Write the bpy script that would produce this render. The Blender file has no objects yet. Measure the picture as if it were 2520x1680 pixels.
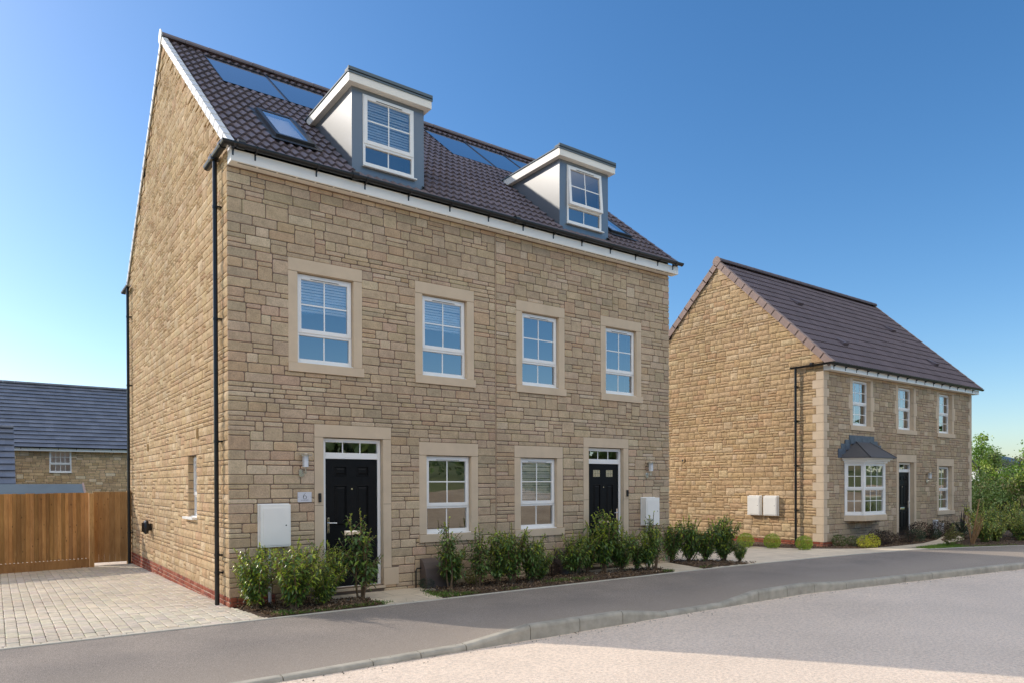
import bpy, math, random
from mathutils import Vector, Matrix
R = math.radians
sc = bpy.context.scene
# ------------------------------------------------------------------ camera
CAM = Vector((-2.8305, -10.9824, 1.6810))
RT = Vector((0.80667784, -0.59098046, -0.00359961)); UP = Vector((0.00605119, 0.00216898, 0.99997934)); FW = Vector((0.59096044, 0.80668296, -0.00532580))
cd = bpy.data.cameras.new("camera"); cam = bpy.data.objects.new("camera", cd); sc.collection.objects.link(cam)
cd.lens = 24.858; cd.sensor_width = 36; cd.sensor_fit = 'HORIZONTAL'; cd.shift_y = 0.1427; cd.clip_start = .05; cd.clip_end = 3000
m = Matrix.Identity(4)
for i in range(3): m[i][0] = RT[i]; m[i][1] = UP[i]; m[i][2] = -FW[i]; m[i][3] = CAM[i]
cam.matrix_world = m
sc.camera = cam
# ------------------------------------------------------------------ light
SUN = Vector((-1.0, 1.45, 1.113)).normalized()          # towards the sun
w = bpy.data.worlds.new("World"); sc.world = w; w.use_nodes = True
nt = w.node_tree; bg = nt.nodes['Background']; sky = nt.nodes.new('ShaderNodeTexSky'); sky.sky_type = 'NISHITA'; sky.sun_disc = False
sky.sun_elevation = math.asin(SUN.z); sky.sun_rotation = math.atan2(SUN.x, SUN.y)
sky.altitude = 300; sky.air_density = 1.0; sky.dust_density = 1.0; sky.ozone_density = 2.6
hs = nt.nodes.new('ShaderNodeHueSaturation'); hs.inputs['Saturation'].default_value = 1.27; hs.inputs['Value'].default_value = .93; nt.links.new(sky.outputs[0], hs.inputs['Color']); 
# unseen bright cloud added to the sky behind the camera to brighten the shaded fronts: none of it stands over the houses
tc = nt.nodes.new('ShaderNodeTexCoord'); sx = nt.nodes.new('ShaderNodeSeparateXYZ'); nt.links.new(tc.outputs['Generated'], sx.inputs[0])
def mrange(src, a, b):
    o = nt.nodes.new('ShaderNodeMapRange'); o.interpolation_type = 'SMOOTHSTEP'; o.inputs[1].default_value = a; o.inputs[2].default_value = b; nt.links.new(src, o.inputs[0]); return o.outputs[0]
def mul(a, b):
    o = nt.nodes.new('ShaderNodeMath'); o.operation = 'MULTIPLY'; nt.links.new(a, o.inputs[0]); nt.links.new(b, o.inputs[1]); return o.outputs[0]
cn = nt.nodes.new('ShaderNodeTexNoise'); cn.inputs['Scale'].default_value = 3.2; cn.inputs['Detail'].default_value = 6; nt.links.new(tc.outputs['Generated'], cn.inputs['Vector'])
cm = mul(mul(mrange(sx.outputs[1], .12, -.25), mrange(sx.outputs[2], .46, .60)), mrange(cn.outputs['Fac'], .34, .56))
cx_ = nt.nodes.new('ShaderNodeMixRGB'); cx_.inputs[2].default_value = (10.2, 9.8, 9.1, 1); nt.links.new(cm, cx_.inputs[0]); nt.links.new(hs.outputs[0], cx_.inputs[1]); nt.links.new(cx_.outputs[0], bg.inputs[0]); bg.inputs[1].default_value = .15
sd = bpy.data.lights.new("sun", 'SUN'); sd.energy = 2.4; sd.angle = R(.53); sd.color = (1, .91, .79)
so = bpy.data.objects.new("sun", sd); sc.collection.objects.link(so); so.rotation_euler = SUN.to_track_quat('Z', 'Y').to_euler(); so.location = (-20, 20, 30)
sc.view_settings.view_transform = 'Standard'; sc.view_settings.look = 'None'; sc.view_settings.exposure = .38; sc.view_settings.gamma = 1
sc.render.engine = 'CYCLES'; sc.cycles.max_bounces = 8; sc.cycles.transparent_max_bounces = 12
# ------------------------------------------------------------------ materials
def lin(r, g, b):
    f = lambda c: c / 12.92 if c <= .04045 else ((c + .055) / 1.055) ** 2.4
    return (f(r / 255), f(g / 255), f(b / 255), 1)
class NB:
    def __init__(s, name):
        s.m = bpy.data.materials.new(name); s.m.use_nodes = True; s.t = s.m.node_tree; s.p = s.t.nodes['Principled BSDF']; s.out = s.t.nodes['Material Output']
    def n(s, ty, **k):
        o = s.t.nodes.new('ShaderNode' + ty)
        for a, b in k.items(): setattr(o, a, b)
        return o
    def l(s, a, b): s.t.links.new(a, b)
    def co(s, scale=None):
        c = s.n('TexCoord'); o = c.outputs['Object']
        if scale:
            mp = s.n('Mapping'); mp.inputs['Scale'].default_value = scale; s.l(o, mp.inputs[0]); o = mp.outputs[0]
        return o
    def noise(s, sc_, det=3, rough=.55, co=None, dist=0):
        o = s.n('TexNoise'); o.inputs['Scale'].default_value = sc_; o.inputs['Detail'].default_value = det; o.inputs['Roughness'].default_value = rough; o.inputs['Distortion'].default_value = dist
        s.l(co if co is not None else s.co(), o.inputs['Vector']); return o.outputs['Fac']
    def ramp(s, fac, stops):
        o = s.n('ValToRGB'); e = o.color_ramp.elements
        while len(e) < len(stops): e.new(.5)
        for i, (p, c) in enumerate(stops): e[i].position = p; e[i].color = c if len(c) == 4 else (*c, 1)
        s.l(fac, o.inputs[0]); return o.outputs[0]
    def mix(s, a, b, fac, mode='MIX'):
        o = s.n('MixRGB'); o.blend_type = mode
        for v, i in ((fac, 0), (a, 1), (b, 2)):
            if hasattr(v, 'links'): s.l(v, o.inputs[i])
            else: o.inputs[i].default_value = v
        return o.outputs[0]
    def bump(s, h, st, dist):
        o = s.n('Bump'); o.inputs['Strength'].default_value = st; o.inputs['Distance'].default_value = dist; s.l(h, o.inputs['Height']); s.l(o.outputs[0], s.p.inputs['Normal']); return o
    def base(s, c):
        if hasattr(c, 'links'): s.l(c, s.p.inputs['Base Color'])
        else: s.p.inputs['Base Color'].default_value = c
    def rough(s, v): s.p.inputs['Roughness'].default_value = v
G = lambda v: (v, v, v, 1)
def simple(name, col, rough=.5, var=.12, sc_=6, metal=0, bump=0, bs=60, spec=.5):
    b = NB(name); n = b.noise(sc_, 4)
    c = b.mix(col, G(1), b.ramp(n, [(.3, G(1 - var)), (.7, G(1))]), 'MULTIPLY') if 0 else b.mix(col, b.ramp(n, [(.3, G(1 - var)), (.7, G(1 + var * .4))]), 1, 'MULTIPLY')
    b.base(c); b.rough(rough); b.p.inputs['Metallic'].default_value = metal; b.p.inputs['Specular IOR Level'].default_value = spec
    if bump: b.bump(b.noise(bs, 3), bump, .01)
    return b.m
def stone_mat(name, bump, speck):
    b = NB(name); a = b.n('Attribute', attribute_name='Col'); n1 = b.noise(7, 4); n2 = b.noise(55, 3, .7); n3 = b.noise(190, 2)
    c = b.mix(a.outputs['Color'], b.ramp(n1, [(.25, G(.86)), (.75, G(1.16))]), 1, 'MULTIPLY')
    c = b.mix(c, b.ramp(n2, [(.30, G(.76)), (.5, G(1.04)), (.75, G(1.28))]), speck, 'MULTIPLY')
    st = b.noise(.55, 3); c = b.mix(c, b.ramp(st, [(.35, (.93, .91, .89, 1)), (.65, (1.10, 1.08, 1.06, 1))]), 1, 'MULTIPLY')
    b.base(c); b.rough(.92); b.p.inputs['Specular IOR Level'].default_value = .2
    b.bump(b.mix(n2, n3, .35), bump, .012); return b.m
M = {}
M['stone'] = stone_mat('tumbled_stone', .55, .8)
M['rock'] = stone_mat('pitched_stone', .7, .55)
M['mortar'] = simple('mortar', lin(134, 115, 99), .95, .25, 3, bump=.4, bs=90)
M['ashlar'] = simple('cast_stone', lin(214, 192, 164), .85, .10, 2.5, bump=.12, bs=160)
M['brick'] = stone_mat('red_brick', .25, .35)
M['jointseal'] = simple('joint_sealant', lin(186, 160, 132), .9, .1, 9)
M['brick_mortar'] = simple('brick_mortar', lin(196, 172, 150), .95, .2, 9)
M['upvc'] = simple('white_upvc', lin(246, 244, 240), .28, .03, 3)
M['white'] = simple('white_trim', lin(248, 244, 236), .4, .05, 2)
M['offwhite'] = simple('fascia_board', lin(244, 238, 226), .45, .05, 1.5)
M['black'] = simple('black_plastic', (.012, .013, .015, 1), .28, .3, 5)
M['blackdoor'] = simple('black_door', (.006, .006, .0065, 1), .42, .3, 12, bump=.25, bs=40, spec=.18)
M['darkgrey'] = simple('dark_grey', (.035, .038, .042, 1), .4, .2, 5)
M['clad'] = simple('blue_grey_cladding', lin(96, 106, 114), .26, .08, 1.2, spec=.9)
M['cap'] = simple('grey_flat_roof', lin(92, 106, 114), .6, .12, 2)
M['steel'] = simple('brushed_steel', (.62, .61, .58, 1), .22, .08, 30, metal=1)
M['chrome'] = simple('chrome', (.78, .78, .78, 1), .08, .03, 10, metal=1)
M['lampglass'] = simple('opal_glass', lin(226, 228, 232), .25, .04, 5)
M['meter'] = simple('meter_plastic', lin(244, 241, 234), .45, .05, 2)
M['gasbox'] = simple('brown_plastic', lin(96, 84, 78), .5, .15, 4)
M['conduit'] = simple('grey_conduit', lin(205, 205, 208), .4, .06, 4)
M['lead'] = simple('lead_flashing', lin(86, 94, 106), .45, .35, 9, bump=.3, bs=20)
M['leadroof'] = simple('dark_grp_roof', lin(74, 74, 78), .5, .12, 2)
M['verge'] = simple('white_verge', lin(232, 229, 224), .38, .05, 3)
M['vergebr'] = simple('brown_verge', lin(158, 134, 124), .7, .12, 5)
M['interior'] = simple('interior_plaster', lin(150, 148, 142), .9, .05, 1)
M['blind'] = simple('blind_slat', lin(252, 246, 236), .5, .05, 5)
M['plastic_wrap'] = simple('plastic_wrap', lin(200, 214, 228), .12, .2, 30)
M['sign'] = simple('pale_slate_sign', lin(214, 214, 220), .4, .04, 8)
M['ink'] = simple('dark_ink', (.02, .022, .03, 1), .5, .1, 8)
M['terracotta'] = simple('clay_vent', lin(196, 165, 120), .8, .1, 20)
M['kerb'] = simple('kerb_concrete', lin(182, 174, 158), .9, .3, 4.5, bump=.3, bs=60)
M['edging'] = simple('edging_concrete', lin(196, 188, 172), .9, .15, 6, bump=.2, bs=60)
_b = M['clad'].node_tree.nodes['Principled BSDF']; _b.inputs['Coat Weight'].default_value = 1; _b.inputs['Coat Roughness'].default_value = .32
def tile_mat(name, col, var, rough):
    b = NB(name); a = b.n('Attribute', attribute_name='Col'); n = b.noise(1.6, 4); n2 = b.noise(45, 3)
    c = b.mix(col, a.outputs['Color'], 1, 'MULTIPLY'); c = b.mix(c, b.ramp(n, [(.3, G(1 - var)), (.7, G(1 + var * .5))]), 1, 'MULTIPLY')
    c = b.mix(c, b.ramp(n2, [(.3, G(.82)), (.7, G(1.1))]), 1, 'MULTIPLY'); b.base(c); b.rough(rough); b.bump(n2, .25, .004); return b.m
M['tile'] = tile_mat('roof_tile', lin(122, 108, 110), .14, .5)
M['tile2'] = tile_mat('roof_tile_brown', lin(102, 88, 92), .12, .62)
M['slate'] = tile_mat('slate_roof', lin(120, 122, 130), .2, .3)
def glass(name, tint, refl, add):
    b = NB(name); t = b.t; gl = b.n('BsdfGlossy'); gl.inputs['Roughness'].default_value = 0.0; gl.inputs['Color'].default_value = (1, 1, 1, 1)
    tr = b.n('BsdfTransparent'); tr.inputs[0].default_value = tint
    fr = b.n('Fresnel'); fr.inputs[0].default_value = 1.5; mu = b.n('Math', operation='MULTIPLY_ADD'); mu.inputs[1].default_value = refl; mu.inputs[2].default_value = add; mu.use_clamp = True
    b.l(fr.outputs[0], mu.inputs[0]); mx = b.n('MixShader'); b.l(mu.outputs[0], mx.inputs[0]); b.l(tr.outputs[0], mx.inputs[1]); b.l(gl.outputs[0], mx.inputs[2]); b.l(mx.outputs[0], b.out.inputs['Surface'])
    wv = b.n('Bump'); wv.inputs['Strength'].default_value = .12; wv.inputs['Distance'].default_value = .01; b.l(b.noise(1.3, 1), wv.inputs['Height']); b.l(wv.outputs[0], gl.inputs['Normal']); t.nodes.remove(b.p); return b.m
M['glass'] = glass('window_glass', (1, 1, 1, 1), 1.6, .20)
def solar():
    b = NB('solar_glass'); b.base((.006, .010, .02, 1)); b.rough(.06); b.p.inputs['Coat Weight'].default_value = 1; b.p.inputs['Coat Roughness'].default_value = .02; b.p.inputs['Specular IOR Level'].default_value = 1; return b.m
M['solar'] = solar()
def wood(name, c1, c2):
    b = NB(name); co = b.co((1, 1, .12)); g = b.noise(22, 5, .6, co, 1.2); a = b.n('Attribute', attribute_name='Col')
    c = b.ramp(g, [(.3, c1), (.7, c2)]); c = b.mix(c, a.outputs['Color'], 1, 'MULTIPLY')
    v = b.n('TexVoronoi'); v.inputs['Scale'].default_value = 4.2; mp = b.n('Mapping'); mp.inputs['Scale'].default_value = (2.0, 2.0, 1.1); b.l(b.co(), mp.inputs[0]); b.l(mp.outputs[0], v.inputs['Vector'])
    k = b.ramp(v.outputs['Distance'], [(.06, G(.28)), (.14, G(1))]); c = b.mix(c, k, .8, 'MULTIPLY')
    lo = b.noise(1.1, 3, .6, b.co((1, 1, .5))); c = b.mix(c, b.ramp(lo, [(.35, (.72, .68, .64, 1)), (.65, G(1.05))]), 1, 'MULTIPLY')
    b.base(c); b.rough(.75); b.bump(g, .25, .004); return b.m
M['wood'] = wood('treated_timber', lin(182, 138, 84), lin(210, 168, 112))
M['wood2'] = wood('gravel_board_timber', lin(160, 118, 70), lin(186, 142, 90))
def leafm(name, c1, c2, rough=.38):
    b = NB(name); a = b.n('Attribute', attribute_name='Col'); c = b.mix(a.outputs['Color'], b.ramp(b.noise(30, 2), [(.3, G(.8)), (.7, G(1.15))]), 1, 'MULTIPLY')
    b.base(c); b.rough(rough); tl = b.n('BsdfTranslucent'); mc = b.mix(c, (1.0, 1.0, .45, 1), 1, 'MULTIPLY'); b.l(mc, tl.inputs[0])
    mx = b.n('MixShader'); mx.inputs[0].default_value = .28; b.l(b.p.outputs[0], mx.inputs[1]); b.l(tl.outputs[0], mx.inputs[2]); b.l(mx.outputs[0], b.out.inputs['Surface']); return b.m
M['leaf'] = leafm('glossy_leaf', 0, 0, .3); M['leafm'] = leafm('matt_leaf', 0, 0, .6)
M['stem'] = simple('bark_stem', lin(128, 104, 78), .85, .3, 20); M['trunk'] = simple('tree_bark', lin(84, 72, 58), .9, .3, 10, bump=.5, bs=20)
_s = M['stem'].node_tree; _a = _s.nodes.new('ShaderNodeAttribute'); _a.attribute_name = 'Col'; _m = _s.nodes.new('ShaderNodeMixRGB'); _m.blend_type = 'MULTIPLY'; _m.inputs[0].default_value = 1; _l = _s.nodes['Principled BSDF'].inputs['Base Color'].links[0].from_socket; _s.links.new(_l, _m.inputs[1]); _s.links.new(_a.outputs['Color'], _m.inputs[2]); _s.links.new(_m.outputs[0], _s.nodes['Principled BSDF'].inputs['Base Color'])
def ground_mats():
    b = NB('asphalt_footway'); n = b.noise(140, 3, .8); n2 = b.noise(.9, 4); n3 = b.noise(45, 4, .7); n4 = b.noise(.22, 3)
    c = b.ramp(n, [(.34, lin(104, 95, 88)), (.5, lin(140, 130, 121)), (.62, lin(180, 169, 158))]); c = b.mix(c, b.ramp(n2, [(.3, (.82, .82, .82, 1)), (.7, (1.12, 1.10, 1.07, 1))]), 1, 'MULTIPLY'); c = b.mix(c, b.ramp(n3, [(.3, G(.8)), (.7, G(1.15))]), .7, 'MULTIPLY')
    # dusty margin beside the kerb
    sx = b.n('SeparateXYZ'); b.l(b.co(), sx.inputs[0]); ad = b.n('Math', operation='ADD'); b.l(sx.outputs[1], ad.inputs[0]); b.l(n2, ad.inputs[1])
    mr = b.n('MapRange'); mr.inputs[1].default_value = -2.2; mr.inputs[2].default_value = -3.3; b.l(ad.outputs[0], mr.inputs[0])
    c = b.mix(c, b.mix(c, lin(180, 164, 146), .5), mr.outputs[0]); b.base(c); b.rough(.9); b.bump(b.mix(n, n3, .5), .6, .008); M['asphalt'] = b.m
    b = NB('gravel_road'); n = b.noise(75, 4, .75); n2 = b.noise(.5, 4); n3 = b.noise(26, 4, .7); v = b.n('TexVoronoi'); v.inputs['Scale'].default_value = 60; b.l(b.co(), v.inputs['Vector'])
    c = b.ramp(n, [(.32, lin(212, 186, 162)), (.45, lin(238, 216, 194)), (.62, lin(250, 234, 216))]); c = b.mix(c, b.ramp(n2, [(.3, (.90, .89, .88, 1)), (.7, (1.05, 1.04, 1.03, 1))]), 1, 'MULTIPLY')
    c = b.mix(c, b.ramp(n3, [(.3, G(.74)), (.6, G(1.10))]), 1, 'MULTIPLY'); c = b.mix(c, b.ramp(v.outputs['Distance'], [(.0, G(1.12)), (.5, G(.92))]), .8, 'MULTIPLY'); b.base(c); b.rough(.95); b.bump(b.mix(n, n3, .5), .8, .015); M['road'] = b.m
    b = NB('soil'); n = b.noise(30, 5, .75); n2 = b.noise(3, 4); c = b.ramp(n, [(.3, lin(58, 44, 34)), (.55, lin(104, 84, 66)), (.75, lin(150, 124, 98))]); c = b.mix(c, b.ramp(n2, [(.3, G(.75)), (.7, G(1.1))]), 1, 'MULTIPLY'); b.base(c); b.rough(1); b.bump(n, 1, .03); M['soil'] = b.m
    b = NB('field_grass'); n = b.noise(.12, 5); n2 = b.noise(9, 4, .8); c = b.ramp(n, [(.35, lin(84, 100, 56)), (.6, lin(120, 126, 78)), (.75, lin(150, 134, 100))]); c = b.mix(c, b.ramp(n2, [(.3, G(.6)), (.7, G(1.2))]), 1, 'MULTIPLY'); b.base(c); b.rough(1); b.bump(n2, .8, .05); M['field'] = b.m
    b = NB('bare_earth'); n = b.noise(.35, 5); n2 = b.noise(5, 5, .75); c = b.ramp(n, [(.3, lin(176, 154, 126)), (.7, lin(212, 190, 160))]); c = b.mix(c, b.ramp(n2, [(.3, G(.6)), (.7, G(1.15))]), 1, 'MULTIPLY'); b.base(c); b.rough(1); b.bump(n2, .8, .1); M['earth'] = b.m
    for nm, col in (('path_slabs', (222, 206, 182)), ('drive_slabs', (242, 224, 198))):
        b = NB(nm); br = b.n('TexBrick'); br.inputs['Scale'].default_value = 1; br.inputs['Brick Width'].default_value = .6 if nm == 'path_slabs' else .9; br.inputs['Row Height'].default_value = .6
        br.inputs['Mortar Size'].default_value = .006; br.inputs['Color1'].default_value = lin(*col); br.inputs['Color2'].default_value = lin(*[x * .95 for x in col]); br.inputs['Mortar'].default_value = lin(*[x * .72 for x in col]); b.l(b.co(), br.inputs[0])
        c = b.mix(br.outputs[0], b.ramp(b.noise(2.5, 5), [(.3, (.84, .83, .81, 1)), (.7, G(1.06))]), 1, 'MULTIPLY'); c = b.mix(c, b.ramp(b.noise(80, 3), [(.3, G(.88)), (.7, G(1.07))]), 1, 'MULTIPLY'); b.base(c); b.rough(.85); b.bump(b.noise(70, 3), .2, .005); M[nm] = b.m
ground_mats()
M['paver'] = stone_mat('block_paver', .3, .4)
M['paversand'] = simple('joint_sand', lin(176, 164, 148), 1, .2, 20)
# ------------------------------------------------------------------ mesh helpers
ORG = {}
class MB:
    def __init__(s): s.v = []; s.f = []; s.c = []; s.mi = []
    def add(s, vs, fs, col=None, mi=0):
        o = len(s.v); s.v += [tuple(p) for p in vs]; s.f += [tuple(i + o for i in f) for f in fs]; s.c += [col or (1, 1, 1)] * len(fs); s.mi += [mi] * len(fs)
    def box(s, x0, x1, y0, y1, z0, z1, col=None, mi=0):
        if x0 > x1: x0, x1 = x1, x0
        if y0 > y1: y0, y1 = y1, y0
        if z0 > z1: z0, z1 = z1, z0
        s.add([(x0, y0, z0), (x1, y0, z0), (x1, y1, z0), (x0, y1, z0), (x0, y0, z1), (x1, y0, z1), (x1, y1, z1), (x0, y1, z1)],
              [(0, 3, 2, 1), (4, 5, 6, 7), (0, 1, 5, 4), (1, 2, 6, 5), (2, 3, 7, 6), (3, 0, 4, 7)], col, mi)
    def loft(s, rings, closed=True, cap=True, col=None, mi=0):
        n = len(rings[0]); vs = [p for r in rings for p in r]; fs = []
        for k in range(len(rings) - 1):
            for i in range(n if closed else n - 1):
                j = (i + 1) % n; fs.append((k * n + i, k * n + j, (k + 1) * n + j, (k + 1) * n + i))
        if cap: fs.append(tuple(range(n))[::-1]); fs.append(tuple((len(rings) - 1) * n + i for i in range(n)))
        s.add(vs, fs, col, mi)
    def prism(s, poly, a, b, f, col=None, mi=0):       # poly 2D, f(p,t)->xyz
        s.loft([[f(p, a) for p in poly], [f(p, b) for p in poly]], col=col, mi=mi)
    def tube(s, pts, r, n=8, col=None, mi=0, cap=True):
        pts = [Vector(p) for p in pts]; rs = r if isinstance(r, (list, tuple)) else [r] * len(pts); rings = []; u = None
        for i, p in enumerate(pts):
            d = (pts[min(i + 1, len(pts) - 1)] - pts[max(i - 1, 0)]).normalized()
            if u is None: u = d.orthogonal().normalized()
            u = (u - d * u.dot(d)).normalized(); v = d.cross(u)
            rings.append([p + (u * math.cos(2 * math.pi * k / n) + v * math.sin(2 * math.pi * k / n)) * rs[i] for k in range(n)])
        s.loft(rings, cap=cap, col=col, mi=mi)
    def build(s, name, mats, parent=None, smooth=False, bevel=0):
        org = Vector((0, 0, 0))
        if parent is not None: org = ORG[parent.name]
        me = bpy.data.meshes.new(name); me.from_pydata([(p[0] - org.x, p[1] - org.y, p[2] - org.z) for p in s.v], [], s.f)
        for mt in (mats if isinstance(mats, (list, tuple)) else [mats]): me.materials.append(M[mt] if isinstance(mt, str) else mt)
        if any(s.mi): me.polygons.foreach_set('material_index', s.mi)
        at = me.attributes.new('Col', 'FLOAT_COLOR', 'FACE'); at.data.foreach_set('color', [q for c in s.c for q in (c[0], c[1], c[2], 1.0)])
        if smooth: me.polygons.foreach_set('use_smooth', [True] * len(me.polygons))
        me.update(); o = bpy.data.objects.new(name, me); sc.collection.objects.link(o); ORG[o.name] = org
        if parent is not None: o.parent = parent
        if bevel:
            md = o.modifiers.new('bevel', 'BEVEL'); md.width = bevel; md.segments = 2; md.limit_method = 'ANGLE'; md.angle_limit = R(40)
        return o
def tag(o, label=None, cat=None, group=None, kind=None):
    if label: o['label'] = label
    if cat: o['category'] = cat
    if group: o['group'] = group
    if kind: o['kind'] = kind
    return o
def thing(name, loc, label, cat, group=None):
    o = bpy.data.objects.new(name, None); o.location = loc; o.empty_display_size = .3; sc.collection.objects.link(o); ORG[o.name] = Vector(loc); return tag(o, label, cat, group)
def at_origin(o):   # give a one-mesh thing its own origin at the base of its mesh
    me = o.data; xs = [v.co.copy() for v in me.vertices]; c = Vector(((min(v.x for v in xs) + max(v.x for v in xs)) / 2, (min(v.y for v in xs) + max(v.y for v in xs)) / 2, min(v.z for v in xs)))
    me.transform(Matrix.Translation(-c)); o.location = c; return o
def pk(x, y, z=-.14):   # photo pixel (2520 wide) on a level plane: used for where things stand on the ground
    r = FW + RT * ((x - 1260) / 1740.05) - UP * ((y - 1199.51) / 1740.05); t = (z - CAM.z) / r.z; return CAM + r * t
def at_w(x, y, wd):
    return CAM + (FW + RT * ((x - 1260) / 1740.05) - UP * ((y - 1199.51) / 1740.05)) * wd
# ------------------------------------------------------------------ masonry
ROW = .0737; CO = .025
def masonry(u0, u1, nrows, holes, rng, top=None, wts=(.50, .42, .08), v0=0, lenmul=1, ROW=ROW):
    nc = round((u1 - u0) / CO); occ = [bytearray(nc) for _ in range(nrows)]
    for (a, b, c, d) in holes:
        for r in range(nrows):
            if v0 + (r + .5) * ROW > c and v0 + (r + .5) * ROW < d:
                for k in range(max(0, round((a - u0) / CO)), min(nc, round((b - u0) / CO))): occ[r][k] = 1
    out = []; jo = [set() for _ in range(nrows + 3)]; bands = [0]
    while bands[-1] < nrows + 3: bands.append(bands[-1] + rng.choices((1, 2), (.30, .70))[0])
    for r in range(nrows):
        c = 0
        while c < nc:
            if occ[r][c]: c += 1; continue
            run = 0
            while c + run < nc and run < 30 and not occ[r][c + run]: run += 1
            nb = next(q for q in bands if q > r); rem = nb - r; p = rng.random()
            h = rem
            if rem == 2 and p < .16: h = 1
            elif p > 1 - wts[2]: h = min(3, rem + 1)
            if r + h > nrows: h = nrows - r
            L = rng.randint(*{1: (8, 17), 2: (7, 18), 3: (9, 14)}[h]); L = int(L * lenmul)
            if run - L < 5: L = run if run <= 17 * lenmul else run - rng.randint(5, 8)
            L = min(L, run)
            for _ in range(3):
                if r > 0 and (c + L) in jo[r - 1] and L < run and L > 6: L -= 1
            while h > 1 and any(occ[r + q][c + k] for q in range(h) for k in range(L)): h -= 1
            for q in range(h):
                jo[r + q].add(c + L)
                for k in range(L): occ[r + q][c + k] = 1
            st = (u0 + c * CO, u0 + (c + L) * CO, v0 + r * ROW, v0 + (r + h) * ROW)
            if top is None or top((st[0] + st[1]) / 2) > st[2]: out.append(st)
            c += L
    return out
def vary(rng, cols, dv=.07):
    c = rng.choices([x[0] for x in cols], [x[1] for x in cols])[0]; k = 1 + rng.uniform(-dv, dv); l = lin(*c); return (l[0] * k, l[1] * k * (1 + rng.uniform(-.02, .02)), l[2] * k * (1 + rng.uniform(-.04, .04)))
FAC = [((190, 169, 142), 6), ((184, 163, 136), 6), ((197, 178, 152), 1.6), ((187, 161, 133), 2), ((176, 158, 133), 2), ((190, 163, 139), .3)]
FAC2 = [((180, 160, 134), 6), ((172, 152, 126), 6), ((190, 172, 146), 1.5), ((176, 152, 126), 2), ((166, 150, 126), 2)]
GAB = [((196, 169, 132), 5), ((190, 162, 125), 4), ((202, 178, 143), 2), ((190, 158, 123), 1)]
BRK = [((150, 86, 66), 4), ((140, 76, 60), 3), ((162, 102, 82), 2), ((132, 84, 74), 1)]
def clip(poly, top):   # keep part of polygon under v = top(u); top piecewise linear, tested at vertices
    out = []; n = len(poly)
    for i in range(n):
        a, b = poly[i], poly[(i + 1) % n]; da = top(a[0]) - a[1]; db = top(b[0]) - b[1]
        if da >= 0: out.append(a)
        if (da > 0 > db) or (da < 0 < db): t = da / (da - db); out.append((a[0] + (b[0] - a[0]) * t, a[1] + (b[1] - a[1]) * t))
    return out
def lay(mb, stones, P, rng, cols, rough=False, top=None, j=.0068, proud=.012):
    for (a, b, c, d) in stones:
        col = vary(rng, cols, .05); a += j; b -= j; c += j; d -= j
        if b - a < .015 or d - c < .015: continue
        cl = top is not None and (top(a) < d or top(b) < d)
        if rough and not cl:
            nx = max(2, int((b - a) / .055)); nz = max(2, int((d - c) / .045)); vs = []; fs = []
            for q in range(nz + 1):
                for k in range(nx + 1):
                    e = k in (0, nx) or q in (0, nz)
                    ju = 0 if e else rng.uniform(-.008, .008); jv = 0 if e else rng.uniform(-.006, .006)
                    if e: ju = rng.uniform(-.0025, .0025); jv = rng.uniform(-.0025, .0025)
                    vs.append(P(a + (b - a) * k / nx + ju, c + (d - c) * q / nz + jv, rng.uniform(.008, .014) if e else rng.uniform(.016, .031)))
            for q in range(nz):
                for k in range(nx): i0 = q * (nx + 1) + k; fs.append((i0, i0 + 1, i0 + nx + 2, i0 + nx + 1))
            B = [k for k in range(nx + 1)] + [q * (nx + 1) + nx for q in range(1, nz + 1)] + [nz * (nx + 1) + k for k in range(nx - 1, -1, -1)] + [q * (nx + 1) for q in range(nz - 1, 0, -1)]
            o = len(vs); ring = []
            for i in B:
                k = i % (nx + 1); q = i // (nx + 1); vs.append(P(a + (b - a) * k / nx, c + (d - c) * q / nz, -.004)); ring.append(o); o += 1
            for i in range(len(B)): i2 = (i + 1) % len(B); fs.append((ring[i], ring[i2], B[i2], B[i]))
            mb.add(vs, fs, col)
        else:
            k = min(.016, (b - a) / 4, (d - c) / 4) * rng.uniform(.5, 1.2); o_ = [(a + k, c), (b - k, c), (b, c + k), (b, d - k), (b - k, d), (a + k, d), (a, d - k), (a, c + k)]
            if cl:
                o_ = clip([(a, c), (b, c), (b, d), (a, d)], top)
                if len(o_) < 3: continue
            cu = sum(p[0] for p in o_) / len(o_); cv = sum(p[1] for p in o_) / len(o_); p_ = (proud if not rough else .03) + rng.uniform(-.003, .004); s_ = .009
            o_ = [(u + rng.uniform(-.002, .002), v + rng.uniform(-.002, .002)) for u, v in o_]
            ins = [(u + (s_ if u < cu else -s_), v + (s_ if v < cv else -s_)) for u, v in o_]
            n = len(o_); vs = [P(u, v, -.004) for u, v in o_] + [P(u, v, p_ - .006) for u, v in o_] + [P(u, v, p_) for u, v in ins]
            fs = [(i, (i + 1) % n, n + (i + 1) % n, n + i) for i in range(n)]; mb.add(vs, fs, col)
            wear = tuple(min(1, x * rng.uniform(1.02, 1.16)) for x in col)
            o0 = len(mb.v) - len(vs); mb.f += [tuple(x + o0 for x in (n + i, n + (i + 1) % n, 2 * n + (i + 1) % n, 2 * n + i)) for i in range(n)]; mb.c += [wear] * n; mb.mi += [0] * n
            mb.f.append(tuple(o0 + 2 * n + i for i in range(n))); mb.c.append(col); mb.mi.append(0)
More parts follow.
